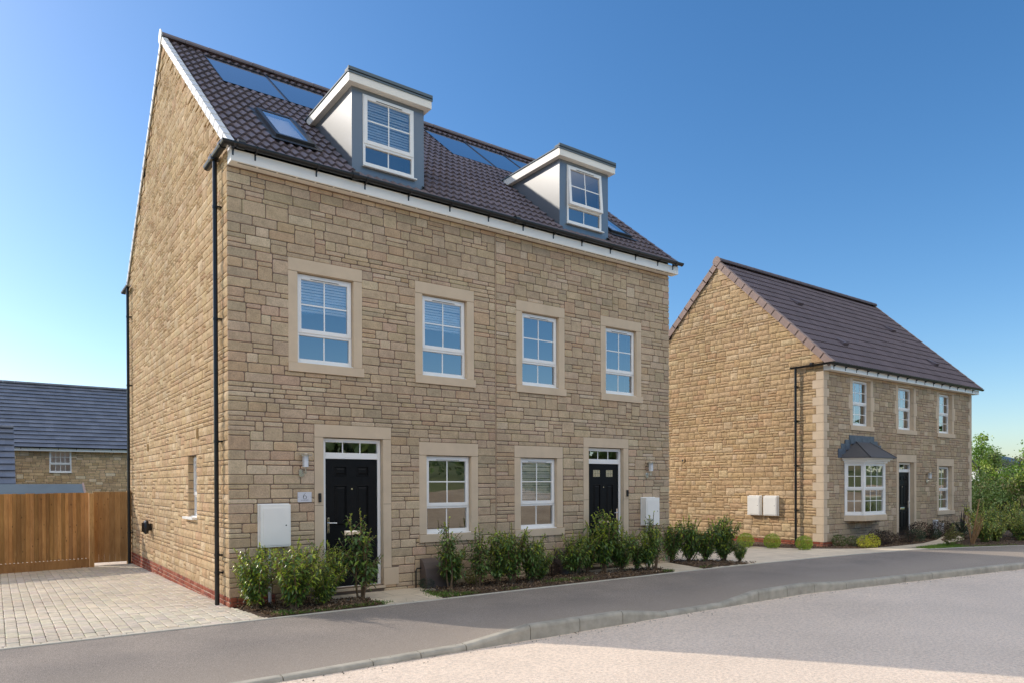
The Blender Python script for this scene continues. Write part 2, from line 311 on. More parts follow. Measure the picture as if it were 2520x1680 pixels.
def holed(mb, u0, u1, v0, v1, holes, P, d=0, col=None, mi=0):   # flat sheet with rectangular holes
    us = sorted({u0, u1, *[x for h in holes for x in h[:2] if u0 < x < u1]}); vs = sorted({v0, v1, *[x for h in holes for x in h[2:] if v0 < x < v1]})
    for i in range(len(us) - 1):
        for k in range(len(vs) - 1):
            cu = (us[i] + us[i + 1]) / 2; cv = (vs[k] + vs[k + 1]) / 2
            if any(h[0] < cu < h[1] and h[2] < cv < h[3] for h in holes): continue
            mb.add([P(us[i], vs[k], d), P(us[i + 1], vs[k], d), P(us[i + 1], vs[k + 1], d), P(us[i], vs[k + 1], d)], [(0, 1, 2, 3)], col, mi)
def bricks(mb, u0, u1, v_top, n, P, rng):
    for k in range(n):
        v1 = v_top - .075 * k; off = 0 if k % 2 else .1125; u = u0
        first = True
        while u < u1 - .01:
            L = off if (first and off) else .225
            e = min(u + L, u1); first = False
            lay(mb, [(u, e, v1 - .075, v1)], P, rng, BRK, j=.005, proud=.011); u = e
# ------------------------------------------------------------------ joinery
def win_parts(root, P, x0, x1, z0, z1, zt, cols=2, rows_top=2, rows_bot=1, vent=True, blind=None, open_ang=0, sill=True, name='window', label=None, sub=False, fr=.045):
    """P(x, depth, z): depth grows into the wall. Outer frame, upper sash, lower light, bars, glass."""
    mb = MB()
    def bx(a, b, c, d, e, f, mi=0):
        vs = [P(x, y, z) for x in (a, b) for y in (c, d) for z in (e, f)]
        mb.add(vs, [(0, 1, 3, 2), (4, 6, 7, 5), (0, 4, 5, 1), (2, 3, 7, 6), (0, 2, 6, 4), (1, 5, 7, 3)], None, mi)
    f = fr
    bx(x0, x0 + f, 0, .07, z0, z1); bx(x1 - f, x1, 0, .07, z0, z1); bx(x0 + f, x1 - f, 0, .07, z1 - f, z1); bx(x0 + f, x1 - f, 0, .07, z0, z0 + f + .02); bx(x0 + f, x1 - f, 0, .07, zt - .03, zt + .03)
    if sill: bx(x0 - .01, x1 + .035, -.055, .0, z0 - .025, z0)
    # bars of the lower light
    bw = .011
    lo = (x0 + f, x1 - f, z0 + f + .02, zt - .03)
    for k in range(1, cols): xc = lo[0] + (lo[1] - lo[0]) * k / cols; bx(xc - bw, xc + bw, .026, .038, lo[2], lo[3])
    for k in range(1, rows_bot): zc = lo[2] + (lo[3] - lo[2]) * k / rows_bot; bx(lo[0], lo[1], .027, .037, zc - bw, zc + bw)
    o = mb.build(name, 'upvc', root, bevel=.004)
    if label: o['label'] = label
    par = o if not sub else root
    # sash
    sm = MB(); s0, s1, t0, t1 = x0 + f * .35, x1 - f * .35, zt + .008, z1 - f * .45; sw = .062
    ta = math.tan(R(open_ang))
    def Q(x, y, z): return P(x, y - (t1 - z) * ta, z)
    def sx(a, b, c, d, e, g_, mi=0):
        vs = [Q(x, y, z) for x in (a, b) for y in (c, d) for z in (e, g_)]
        sm.add(vs, [(0, 1, 3, 2), (4, 6, 7, 5), (0, 4, 5, 1), (2, 3, 7, 6), (0, 2, 6, 4), (1, 5, 7, 3)], None, mi)
    sx(s0, s0 + sw, -.014, .05, t0, t1); sx(s1 - sw, s1, -.014, .05, t0, t1); sx(s0 + sw, s1 - sw, -.014, .05, t1 - sw, t1); sx(s0 + sw, s1 - sw, -.014, .05, t0, t0 + sw)
    g0, g1, h0, h1 = s0 + sw, s1 - sw, t0 + sw, t1 - sw
    for k in range(1, cols): xc = g0 + (g1 - g0) * k / cols; sx(xc - bw, xc + bw, .006, .018, h0, h1)
    for k in range(1, rows_top): zc = h0 + (h1 - h0) * k / rows_top; sx(g0, g1, .007, .017, zc - bw, zc + bw)
    if vent:
        xm = (s0 + s1) / 2; hw = (s1 - s0) * .27; sx(xm - hw, xm + hw, -.027, -.014, t1 - .042, t1 - .020); sx(xm - hw + .006, xm + hw - .006, -.024, -.015, t1 - .049, t1 - .0425, 1)
    sm.build('sash', ['upvc', 'darkgrey'], par, bevel=.003)
    gm = MB(); gm.add([Q(g0, .012, h0), Q(g1, .012, h0), Q(g1, .012, h1), Q(g0, .012, h1)], [(0, 1, 2, 3)]); gm.add([P(lo[0], .032, lo[2]), P(lo[1], .032, lo[2]), P(lo[1], .032, lo[3]), P(lo[0], .032, lo[3])], [(0, 1, 2, 3)])
    # a pane has a thickness: second sheet closes behind the first at the edges
    gm.build('pane', 'glass', par)
    if blind:
        rng = random.Random(int(x0 * 100)); b0 = z1 - .05; b1 = b0 - (b0 - z0) * blind; bm = MB(); z = b0
        while z > b1:
            t = rng.uniform(-.004, .004); sag = rng.uniform(-.006, .006)
            bm.add([P(x0 + .035, .072, z + .019 + t), P(x1 - .035, .072, z + .019 + t + sag), P(x1 - .035, .056, z - .017 + t + sag), P(x0 + .035, .056, z - .017 + t), P(x0 + .035, .075, z + .018 + t), P(x1 - .035, .075, z + .018 + t + sag), P(x1 - .035, .059, z - .019 + t + sag), P(x0 + .035, .059, z - .019 + t)],
                   [(0, 1, 2, 3), (7, 6, 5, 4), (0, 4, 5, 1), (3, 2, 6, 7)]); z -= .046
        bm.box(0, 0, 0, 0, 0, 0) if 0 else None
        vs = [P(x, y, zz) for x in (x0 + .03, x1 - .03) for y in (.08, .12) for zz in (b1 - .03, b1 + .0)]
        bm.add(vs, [(0, 1, 3, 2), (4, 6, 7, 5), (0, 4, 5, 1), (2, 3, 7, 6), (0, 2, 6, 4), (1, 5, 7, 3)])
        bm.build('blind', 'blind', par)
        # crumpled protective film hanging over the slats
        fm = MB(); nx, nz = 14, 9; vs = []
        for q in range(nz + 1):
            for k in range(nx + 1):
                u = k / nx; vz = b0 - (b0 - b1) * (.45 + .62 * q / nz) - .05 * math.sin(u * 5 + x0) * (q / nz); vs.append(P(x0 + .05 + (x1 - x0 - .1) * u, .062 + rng.uniform(-.012, -.004), vz))
        fs = [(q * (nx + 1) + k, q * (nx + 1) + k + 1, (q + 1) * (nx + 1) + k + 1, (q + 1) * (nx + 1) + k) for q in range(nz) for k in range(nx)]
        fm.add(vs, fs); fm.build('blind_film', 'film', par)
    return o
def film():
    b = NB('clear_film'); gl = b.n('BsdfGlossy'); gl.inputs['Roughness'].default_value = .12; tr = b.n('BsdfTransparent'); mx = b.n('MixShader'); mx.inputs[0].default_value = .10
    b.l(tr.outputs[0], mx.inputs[1]); b.l(gl.outputs[0], mx.inputs[2]); b.l(mx.outputs[0], b.out.inputs['Surface']); b.t.nodes.remove(b.p); return b.m
M['film'] = film()
def door_parts(root, P, x0, x1, z0, zh, ztop, flip=False, glazed=False, label=None):
    """frame x0..x1, leaf to zh, fanlight to ztop"""
    mb = MB()
    def bxf(mb, a, b, c, d, e, f, mi=0):
        vs = [P(x, y, z) for x in (a, b) for y in (c, d) for z in (e, f)]
        mb.add(vs, [(0, 1, 3, 2), (4, 6, 7, 5), (0, 4, 5, 1), (2, 3, 7, 6), (0, 2, 6, 4), (1, 5, 7, 3)], None, mi)
    f = .055
    bxf(mb, x0, x0 + f, 0, .07, z0, ztop); bxf(mb, x1 - f, x1, 0, .07, z0, ztop); bxf(mb, x0 + f, x1 - f, 0, .07, ztop - .06, ztop); bxf(mb, x0 + f, x1 - f, 0, .07, zh, zh + .10)
    bxf(mb, x0 + f, x1 - f, -.02, .07, z0, z0 + .03, 1)
    w3 = (x1 - x0 - 2 * f) / 3
    for k in (1, 2): bxf(mb, x0 + f + w3 * k - .01, x0 + f + w3 * k + .01, .026, .038, zh + .10, ztop - .06)
    d = mb.build('door_frame', ['upvc', 'steel'], root, bevel=.004)
    if label: d['label'] = label
    g = MB(); g.add([P(x0 + f, .032, zh + .1), P(x1 - f, .032, zh + .1), P(x1 - f, .032, ztop - .06), P(x0 + f, .032, ztop - .06)], [(0, 1, 2, 3)]); g.build('fanlight', 'glass', d)
    a, b, c, e = x0 + f + .004, x1 - f - .004, z0 + .035, zh - .004; W = b - a; lf = MB()
    pw = W * .245; pa = [(a + W * .165, a + W * .165 + pw), (b - W * .165 - pw, b - W * .165)]; H = e - c
    rows = [(c + H * .10, c + H * .37), (c + H * .465, c + H * .795), (c + H * .865, c + H * .945)]
    holes = [(p[0], p[1], r[0], r[1]) for p in pa for r in rows]
    PP = lambda u, v, dd: P(u, .018 + dd, v)
    holed(lf, a, b, c, e, holes, PP)
    for h in holes:
        if glazed and h[3] > c + H * .9:
            bxf(lf, h[0], h[1], .03, .05, h[2], h[3]) ; continue
        ring = lambda i, dd: [P(h[0] + i, .018 + dd, h[2] + i), P(h[1] - i, .018 + dd, h[2] + i), P(h[1] - i, .018 + dd, h[3] - i), P(h[0] + i, .018 + dd, h[3] - i)]
        lf.loft([ring(0, 0), ring(.006, -.006), ring(.014, -.006), ring(.022, .012), ring(.032, .012), ring(.055, .001)], cap=False); lf.add(ring(.055, .001), [(0, 1, 2, 3)])
    lf.add([P(a, .06, c), P(b, .06, c), P(b, .06, e), P(a, .06, e)], [(3, 2, 1, 0)])
    leaf = lf.build('door_leaf', 'blackdoor', root)
    if glazed:
        for h in holes:
            if h[3] > c + H * .9:
                gm = MB(); bm = MB()
                gm.add([P(h[0] + .012, .028, h[2] + .012), P(h[1] - .012, .028, h[2] + .012), P(h[1] - .012, .028, h[3] - .012), P(h[0] + .012, .028, h[3] - .012)], [(0, 1, 2, 3)])
                for k in (1, 2): xc = h[0] + (h[1] - h[0]) * k / 3; bxf(bm, xc - .003, xc + .003, .022, .027, h[2], h[3])
                zc = (h[2] + h[3]) / 2; bxf(bm, h[0], h[1], .022, .0265, zc - .003, zc + .003)
                gm.build('door_glass', 'doorglass', leaf); bm.build('lead_bar', 'steel', leaf)
    hx = (a + .045) if not flip else (b - .045); s = 1 if not flip else -1
    hm = MB(); bxf(hm, hx - .016, hx + .016, .006, .018, c + H * .42, c + H * .54); zc = c + H * .50
    hm.tube([P(hx, .01, zc), P(hx, -.035, zc), P(hx + s * .02, -.045, zc), P(hx + s * .125, -.042, zc - .004)], .0095, 8); hm.build('handle', 'chrome', leaf, bevel=.003)
    xm = (a + b) / 2; lm = MB(); zl = c + H * .415; bxf(lm, xm - .14, xm + .14, .004, .018, zl - .035, zl + .04); bxf(lm, xm - .115, xm + .115, -.004, .004, zl - .022, zl + .026); lm.build('letterbox', 'chrome', leaf, bevel=.004)
    sm = MB(); zc = c + H * .765; sm.tube([P(xm, .019, zc), P(xm, .008, zc)], .014, 14); sm.build('spyhole', 'chrome', leaf)
    return d
M['doorglass'] = simple('obscured_glass', lin(200, 186, 150), .3, .5, 90, bump=.5, bs=60)
# ------------------------------------------------------------------ roofs
def roof_slope(mb, x0, x1, ye, ze, yr, zr, prof, gauge_n, rng, skips=(), step=.025, lift=.038, thick=.032, jit=.004):
    L = math.hypot(yr - ye, zr - ze); cy, cz = (yr - ye) / L, (zr - ze) / L; nx_, nz_ = -cz * (1 if cy > 0 else 1), cy
    if nz_ < 0: nx_, nz_ = -nx_, -nz_
    n = max(2, round((x1 - x0) / step)); g = L / gauge_n
    pt = lambda x, s, h: (x, ye + cy * s + nx_ * h, ze + cz * s + nz_ * h)
    for k in range(gauge_n):
        s0 = g * k; s1 = g * (k + 1) + .03; rows = [[], [], []]
        for i in range(n + 1):
            x = x0 + (x1 - x0) * i / n; ti = int(x / .30); jt = math.sin(ti * 12.9 + k * 78.2) * jit; p = prof(x)
            rows[0].append(pt(x, s0 + jt, lift + p - thick)); rows[1].append(pt(x, s0 + jt, lift + p)); rows[2].append(pt(x, min(s1, L), p * .92 + lift * -.08))
        for i in range(n):
            xc = x0 + (x1 - x0) * (i + .5) / n; scn = (s0 + s1) / 2
            if any(a < xc < b and c < scn < d for a, b, c, d in skips): continue
            ti = int(xc / .30); v = .86 + .26 * ((math.sin(ti * 91.7 + k * 47.3) * 43758.5) % 1)
            mb.add([rows[0][i], rows[0][i + 1], rows[1][i + 1], rows[1][i], rows[2][i + 1], rows[2][i]], [(0, 1, 2, 3), (3, 2, 4, 5)], (v, v, v))
    return pt, g
def pantile(x):
    t = (x / .15) % 1; return .018 * math.sin(2 * math.pi * t) + .005 * math.sin(4 * math.pi * t)
def romantile(x):
    t = (x / .15) % 1; return .018 * max(0, math.sin(math.pi * t)) ** 5
def flatile(x): return 0
def verge(mb, x, side, ye, ze, yr, zr, n, h=.125, out=.045, over=.06, mi=0):
    L = math.hypot(yr - ye, zr - ze); cy, cz = (yr - ye) / L, (zr - ze) / L; ny, nz = -cz, cy
    if nz < 0: ny, nz = -ny, -nz
    g = L / n
    for k in range(n):
        s0, s1 = g * k - .02, g * (k + 1) + .01; a, b = x - side * out, x + side * over
        P = lambda xx, s, hh: (xx, ye + cy * s + ny * hh, ze + cz * s + nz * hh)
        hb0, hb1 = .054, .044
        mb.add([P(a, s0, hb0), P(a, s1, hb1), P(a + side * .0, s0, hb0 - h), P(a, s1, hb1 - h), P(b, s0, hb0), P(b, s1, hb1), P(a + side * .022, s0, hb0 - h), P(a + side * .022, s1, hb1 - h), P(a + side * .022, s0, hb0 - .03), P(a + side * .022, s1, hb1 - .03), P(b, s0, hb0 - .03), P(b, s1, hb1 - .03)],
               [(0, 2, 3, 1), (0, 1, 5, 4), (2, 6, 7, 3), (6, 8, 9, 7), (8, 10, 11, 9), (4, 5, 11, 10), (0, 4, 10, 8, 6, 2), (1, 3, 7, 9, 11, 5)], None, mi)
def ridge(mb, x0, x1, y, z, r=.112, seg=.45):
    n = round((x1 - x0) / seg)
    for k in range(n):
        a = x0 + (x1 - x0) * k / n; b = x0 + (x1 - x0) * (k + 1) / n - .006; ring = lambda x, rr: [(x, y + rr * math.cos(t), z + rr * math.sin(t) * .75) for t in [R(-20 + 220 * i / 10) for i in range(11)]]
        v = .9 + .15 * ((k * 37) % 7) / 7
        mb.loft([ring(a, r), ring(a + .03, r), ring(b, r - .004)], closed=False, cap=False, col=(v, v, v))
        mb.add([(a, y, z - .05)] + ring(a, r), [tuple([0] + [i + 1, i + 2]) for i in range(10)], (v, v, v)); mb.add([(b, y, z - .05)] + ring(b, r - .004), [tuple([0] + [i + 2, i + 1]) for i in range(10)], (v, v, v))
def gutter(mb, pts, r=.058, n=9):   # half-round channel along a path, open upwards, with thickness
    pts = [Vector(p) for p in pts]; out = []
    for i, p in enumerate(pts):
        if i == 0: d = (pts[1] - p).normalized(); sc_ = 1
        elif i == len(pts) - 1: d = (p - pts[-2]).normalized(); sc_ = 1
        else: a = (p - pts[i - 1]).normalized(); b = (pts[i + 1] - p).normalized(); d = (a + b).normalized(); sc_ = 1 / max(.3, d.dot(a))
        s = Vector((0, 0, 1)).cross(d).normalized() * sc_
        prof = [(math.cos(math.pi + math.pi * k / n) * r, math.sin(math.pi + math.pi * k / n) * r) for k in range(n + 1)] + [(math.cos(-math.pi * k / n) * (r - .006), math.sin(-math.pi * k / n) * (r - .006)) for k in range(n + 1)]
        out.append([p + s * q[0] + Vector((0, 0, q[1])) for q in prof])
    mb.loft(out)
def bracket(mb, x, y, z, r=.064):   # fascia bracket below a gutter running along x; +y is the fascia side
    mb.prism([(-r, .005), (-r * .92, -r * .45), (-r * .6, -r * .9), (0, -r * 1.08), (r * .9, -r * 1.5), (r * .98, -r * 2.5), (r * 1.12, -r * 2.5), (r * 1.12, 0), (r, -r * .3), (r * .6, -r * .86), (0, -r), (-r * .6, -r * .8), (-r * .88, -r * .35), (-r * .93, .005)], x - .011, x + .011, lambda p, t: (t, y + p[0], z + p[1]))
def pipe(mb, x, y, z0, z1, r=.034, clips=(), wall=None):
    mb.tube([(x, y, z0), (x, y, z1)], r, 14)
    for c in clips:
        mb.tube([(x, y, c - .02), (x, y, c + .02)], r + .006, 14)
        if wall is not None: mb.box(min(x, wall), max(x, wall), y - .05, y + .05, c - .012, c + .012)
        mb.tube([(x, y - .055, c), (x, y + .055, c)], .008, 6)
def surround(mb, x0, x1, z0, z1, P, jamb=.15, lint=.22, sill=.145, step=False, dep=.13):
    """cast stone lintel, jambs, sill as separate stones with fine joints"""
    def bx(a, b, c, d, e, f):
        vs = [P(x, y, z) for x in (a, b) for y in (c, d) for z in (e, f)]
        mb.add(vs, [(0, 1, 3, 2), (4, 6, 7, 5), (0, 4, 5, 1), (2, 3, 7, 6), (0, 2, 6, 4), (1, 5, 7, 3)])
    J = .003
    if lint: bx(x0 - jamb, x1 + jamb, -.012, dep, z1 + J, z1 + lint)
    if sill: bx(x0 - jamb - .005, x1 + jamb + .02, -.04, dep, z0 - sill, z0 - J)
    if step:
        H = z1 - z0; parts = [(0, .34, 0), (.34, .66, .085), (.66, 1, 0)]
        for a, b, e in parts:
            bx(x0 - jamb - e, x0, -.010, dep, z0 + H * a + J, z0 + H * b - J); bx(x1, x1 + jamb + e, -.010, dep, z0 + H * a + J, z0 + H * b - J)
    else:
        bx(x0 - jamb, x0, -.010, dep, z0 + J, z1 - J); bx(x1, x1 + jamb, -.010, dep, z0 + J, z1 - J)

FP = lambda Y0: (lambda u, v, d: (u, Y0 - d, v))
WP = lambda Y0: (lambda x, y, z: (x, Y0 + y, z))
# ================================================================== HOUSE 1 (pair of town houses)
H = thing('town_house', (0, 0, -.14), 'tall pair of buff stone town houses with two blue grey dormers and solar panels', 'house')
W1, D1, HM = 9.67, 9.45, 4.725
rng = random.Random(11)
FFW = [(1.04, 1.98), (3.27, 4.20), (5.47, 6.40), (7.70, 8.63)]; GFW = [(3.34, 4.28), (5.42, 6.34)]; DRS = [(1.45, 2.50), (7.20, 8.22)]
hol = [(a - .15, b + .15, 3.465, 5.235) for a, b in FFW] + [(a - .15, b + .15, .66, 2.432) for a, b in GFW] + [(a - .15, b + .15, 0, 2.655) for a, b in DRS] + [(2.50, 2.78, 0, .27), (1.17, 1.5, 0, .27), (8.2, 8.49, 0, .27), (6.92, 7.2, 0, .27)]
mb = MB(); st = masonry(-.025, 4.825, 87, hol, rng); st += masonry(4.85, 9.70, 87, hol, rng); lay(mb, st, FP(0), rng, FAC); lay(mb, masonry(.675, 9.70, 3, [(1.45, 2.5, -.3, 0), (7.2, 8.22, -.3, 0)], rng, v0=-3 * ROW), FP(0), rng, FAC)
mb.build('wall', 'stone', H)
mb = MB(); open_ = [(a, b, 3.61, 5.03) for a, b in FFW] + [(a, b, .80, 2.20) for a, b in GFW] + [(a, b, 0, 2.45) for a, b in DRS]
holed(mb, -.004, W1 + .004, -.32, 6.45, open_, FP(0)); SWIN = (2.08, 2.73, 1.1055, 2.211)
GP = lambda u, v, d: (0 - d, u, v)
top1 = lambda y: 6.80 + .816 * min(y, D1 - y)
holed(mb, 0, D1, -.4, 6.7, [SWIN], GP); mb.add([GP(0, 6.7, 0), GP(D1, 6.7, 0), GP(HM, top1(HM) - .05, 0)], [(0, 1, 2)])
mb.add([(W1, 0, -.4), (W1, D1, -.4), (W1, D1, 6.7), (W1, HM, top1(HM) - .05), (W1, 0, 6.7)], [(0, 1, 2, 3, 4)]); mb.add([(0, D1, -.4), (W1, D1, -.4), (W1, D1, 6.7), (0, D1, 6.7)], [(0, 1, 2, 3)])
for a in (2.08, 2.73): mb.add([(0, a, 1.1055), (.16, a, 1.1055), (.16, a, 2.211), (0, a, 2.211)], [(0, 1, 2, 3)])
mb.add([(0, 2.08, 2.211), (.16, 2.08, 2.211), (.16, 2.73, 2.211), (0, 2.73, 2.211)], [(0, 1, 2, 3)])
mb.build('mortar_bed', 'mortar', H)
mb = MB(); st = masonry(0, D1 + .02, 146, [SWIN], rng, top=top1); lay(mb, st, GP, rng, GAB, rough=True, top=top1)
rv = lambda u, v, d: (u, 2.73 - d, v); lay(mb, masonry(-.02, .13, 15, [], rng, v0=1.1055), rv, rng, GAB)   # reveal stones of the slit window
mb.build('gable_wall', 'rock', H)
mb = MB(); R2 = lambda u, v, d: (W1 + d, u, v); st = masonry(0, D1, 146, [], rng, top=top1, wts=(.3, .5, .2)); lay(mb, [q for q in st if q[0] < 1.2], R2, rng, GAB, rough=True, top=top1); mb.build('gable_wall', 'rock', H)
mb = MB(); bricks(mb, -.006, .67, 0, 3, FP(0), rng); bricks(mb, 0, D1, 0, 5, GP, rng)
mb.build('brick_plinth', 'brick', H)
mb = MB(); mb.box(-.003, W1 + .003, .003, D1 - .01, -.45, -.002); mb.build('plinth_mortar', 'brick_mortar', H)
mb = MB(); mb.box(4.829, 4.846, -.008, .004, .0, 6.41); mb.build('movement_joint', 'jointseal', H)
mb = MB()
for z in (-.03, 2.55, 5.3): mb.box(.05, W1 - .05, .16, D1 - .1, z - .06, z)
mb.box(.05, W1 - .05, 3.9, 4.0, -.03, 6.5); mb.box(4.78, 4.88, .16, 3.9, -.03, 6.5); mb.box(2.9, 3.0, .16, 3.9, -.03, 5.3); mb.box(6.7, 6.8, .16, 3.9, -.03, 5.3)
mb.build('interior', 'interior', H)
for a, b in FFW:
    mb = MB(); surround(mb, a, b, 3.61, 5.03, WP(0), lint=.205); mb.build('window_surround', 'ashlar', H, bevel=.004)
for a, b in GFW:
    mb = MB(); surround(mb, a, b, .80, 2.20, WP(0), lint=.232, sill=.14); mb.build('window_surround', 'ashlar', H, bevel=.004)
for i, (a, b) in enumerate(DRS):
    mb = MB(); P = WP(0); surround(mb, a, b, .268, 2.45, P, lint=.205, sill=0)
    for s0, s1 in ((b, b + .28), (a - .28, a)): mb.box(s0, s1, -.022, .13, -.02, .266)
    for s0, s1 in ((b, b + .153), (a - .153, a)): mb.box(s0, s1, -.0125, -.0095, 1.352, 1.358, mi=1)
    mb.box(a - .02, b + .02, -.05, .14, -.06, -.022, mi=0); mb.build('door_surround', ['ashlar', 'mortar'], H, bevel=.004)
    door_parts(H, WP(.075), a + .01, b - .01, -.02, 2.11, 2.44, flip=bool(i), glazed=bool(i), label=('black six panel front door of number six, handle on its left', 'black front door with two small leaded panes at its top')[i])
for i, (a, b) in enumerate(FFW):
    win_parts(H, WP(.07), a + .005, b - .005, 3.625, 5.02, 4.085, blind=(.36 if i < 2 else None), label=('first floor window with half drawn blind in torn film, widest on the left', 'first floor window with half drawn blind, second from the left', None, None)[i])
for i, (a, b) in enumerate(GFW):
    win_parts(H, WP(.07), a + .005, b - .005, .815, 2.19, 1.285, blind=(None, .62)[i], label=(None, 'ground floor window with drawn white blind')[i])
# slit window in the gable
SP = lambda x, y, z: (.09 + y, 4.81 - x, z)
win_parts(H, SP, 2.085, 2.725, 1.14, 2.205, 1.5, cols=1, rows_top=1, vent=False, label='narrow slit window in the sunny gable')
mb = MB(); mb.box(-.09, .09, 2.06, 2.86, 1.085, 1.125); mb.build('window_sill', 'white', H, bevel=.004)
# roof
YE, ZE, ZR = -.22, 6.655, 10.69
mb = MB(); cs = math.cos(math.atan2(ZR - ZE, HM - YE)); S = lambda y: (y - YE) / cs
sol = [(.67, 1.92), (1.92, 3.17), (5.70, 6.94), (6.94, 8.18), (8.18, 9.42)]; skl = [(.89, 1.53), (8.40, 9.04)]
DOR = [(2.00, 3.36), (6.50, 7.86)]
sk = [(a, b, S(2.93), S(4.40)) for a, b in sol] + [(a, b, S(.52), S(1.66)) for a, b in skl] + [(a + .03, b - .03, S(.15), S(1.55)) for a, b in DOR]
pt, g = roof_slope(mb, -.02, 9.72, YE, ZE, HM, ZR, pantile, 20, random.Random(3), skips=sk)
roof_slope(mb, -.02, 9.72, D1 + .22, ZE, HM, ZR, pantile, 20, random.Random(4), step=.05)
roof = mb.build('roof', 'tile', H, smooth=False); ORG[roof.name] = ORG[H.name]
mb = MB(); mb.add([(0, YE + .05, ZE), (W1, YE + .05, ZE), (W1, HM, ZR - .03), (0, HM, ZR - .03)], [(0, 1, 2, 3)]); mb.add([(0, D1 + .17, ZE), (W1, D1 + .17, ZE), (W1, HM, ZR - .03), (0, HM, ZR - .03)], [(0, 1, 2, 3)]); mb.build('roof_felt', 'darkgrey', roof)
for ye_ in (YE, D1 + .22): mb = MB(); verge(mb, -.02, 1, ye_, ZE, HM, ZR, 20); mb.build('verge', 'verge', roof)
for ye_ in (YE, D1 + .22): mb = MB(); verge(mb, 9.72, -1, ye_, ZE, HM, ZR, 20, h=.1); mb.build('verge', 'tile', roof)
mb = MB(); ridge(mb, -.06, 9.76, HM, ZR + .03); mb.build('ridge', 'tile', roof)
mb = MB(); mb.prism([(-.15, -.03), (-.115, .06), (-.05, .125), (0, .14), (.05, .125), (.115, .06), (.15, -.03), (.0, -.22)], -.085, -.06, lambda p, t: (t, HM + p[0], ZR + .03 + p[1])); mb.build('ridge_end', 'verge', roof, bevel=.006)
def panel(x0, x1, y0, y1, h0, h1, name, mat, fm, frame=.03, par=roof):
    mb = MB(); s0, s1 = S(y0), S(y1)
    def bx(a, b, c, d, e, f, mi): mb.add([pt(x, s, h) for x in (a, b) for s in (c, d) for h in (e, f)], [(0, 1, 3, 2), (4, 6, 7, 5), (0, 4, 5, 1), (2, 3, 7, 6), (0, 2, 6, 4), (1, 5, 7, 3)], None, mi)
    bx(x0 + frame, x1 - frame, s0 + frame, s1 - frame, h0, h1 - .01, 0)
    bx(x0, x0 + frame, s0, s1, h0, h1, 1); bx(x1 - frame, x1, s0, s1, h0, h1, 1); bx(x0 + frame, x1 - frame, s0, s0 + frame, h0, h1, 1); bx(x0 + frame, x1 - frame, s1 - frame, s1, h0, h1, 1)
    return mb.build(name, [mat, fm], par)
for a, b in sol: panel(a + .003, b - .003, 2.93, 4.44, .0, .028, 'solar_panel', 'solar', 'black', .022)
for a, b in skl:
    o = panel(a, b, .56, 1.66, .0, .085, 'skylight', 'glass', 'darkgrey', .07)
    mb = MB(); mb.add([pt(x, s, .012) for x, s in ((a + .07, S(.56) + .07), (b - .07, S(.56) + .07), (b - .07, S(1.66) - .07), (a + .07, S(1.66) - .07))], [(0, 1, 2, 3)]); mb.build('skylight_blind', 'blind', roof)
    mb = MB(); mb.add([pt(x, s, h) for x, s, h in ((a - .1, S(.52) - .16, .055), (b + .1, S(.52) - .16, .055), (b + .1, S(.56), .035), (a - .1, S(.56), .035))], [(0, 1, 2, 3)])
    for x0, x1 in ((a - .11, a), (b, b + .11)): mb.add([pt(x, s, .03) for x, s in ((x0, S(.52)), (x1, S(.52)), (x1, S(1.70)), (x0, S(1.70)))], [(0, 1, 2, 3)])
    mb.add([pt(x, s, .03) for x, s in ((a - .11, S(1.66)), (b + .11, S(1.66)), (b + .11, S(1.76)), (a - .11, S(1.76)))], [(0, 1, 2, 3)]); mb.build('skylight_flashing', 'darkgrey', roof)
# dormers
for i, (a, b) in enumerate(DOR):
    yb = 1.9; yf = .08; zt = 8.30; zr_ = lambda y: 6.80 + .816 * y
    wx0, wx1 = a + .195, b - .205
    mb = MB(); holed(mb, a, b, 6.78, zt, [(wx0, wx1, 7.03, 8.225)], FP(yf))
    for x in (a, b): mb.add([(x, yf, 6.70), (x, yf, zt), (x, yb, zt), (x, yb, zr_(yb) - .1)], [(0, 1, 2, 3)])
    for x in (wx0, wx1): mb.box(x - .002, x + .002, yf, yf + .09, 7.03, 8.225)
    dm = mb.build('dormer', 'clad', H); ORG[dm.name] = ORG[H.name]
    mb = MB(); mb.box(a - .10, b + .09, -.05, yb, zt, zt + .155); mb.build('dormer_fascia', 'offwhite', dm, bevel=.004)
    mb = MB(); mb.box(a - .115, b + .105, -.065, yb + .1, zt + .158, zt + .185); mb.box(a - .115, b + .105, -.065, -.03, zt + .13, zt + .235); mb.box(a - .112, b + .102, -.028, .1, zt + .186, zt + .225); mb.build('dormer_roof', 'cap', dm, bevel=.004)
    win_parts(dm, WP(yf - .012), wx0, wx1, 7.03, 8.225, 7.395, blind=(.62 if i == 0 else None), open_ang=(0 if i == 0 else 4.5), name='window_frame', sub=True)
    mb = MB(); mb.box(a + .03, b - .03, .9, .95, 6.9, 8.25); mb.build('dormer_lining', 'interior', dm)
    dm['label'] = ('blue grey dormer with drawn blind in its window', 'blue grey dormer with its upper sash tilted open')[i]
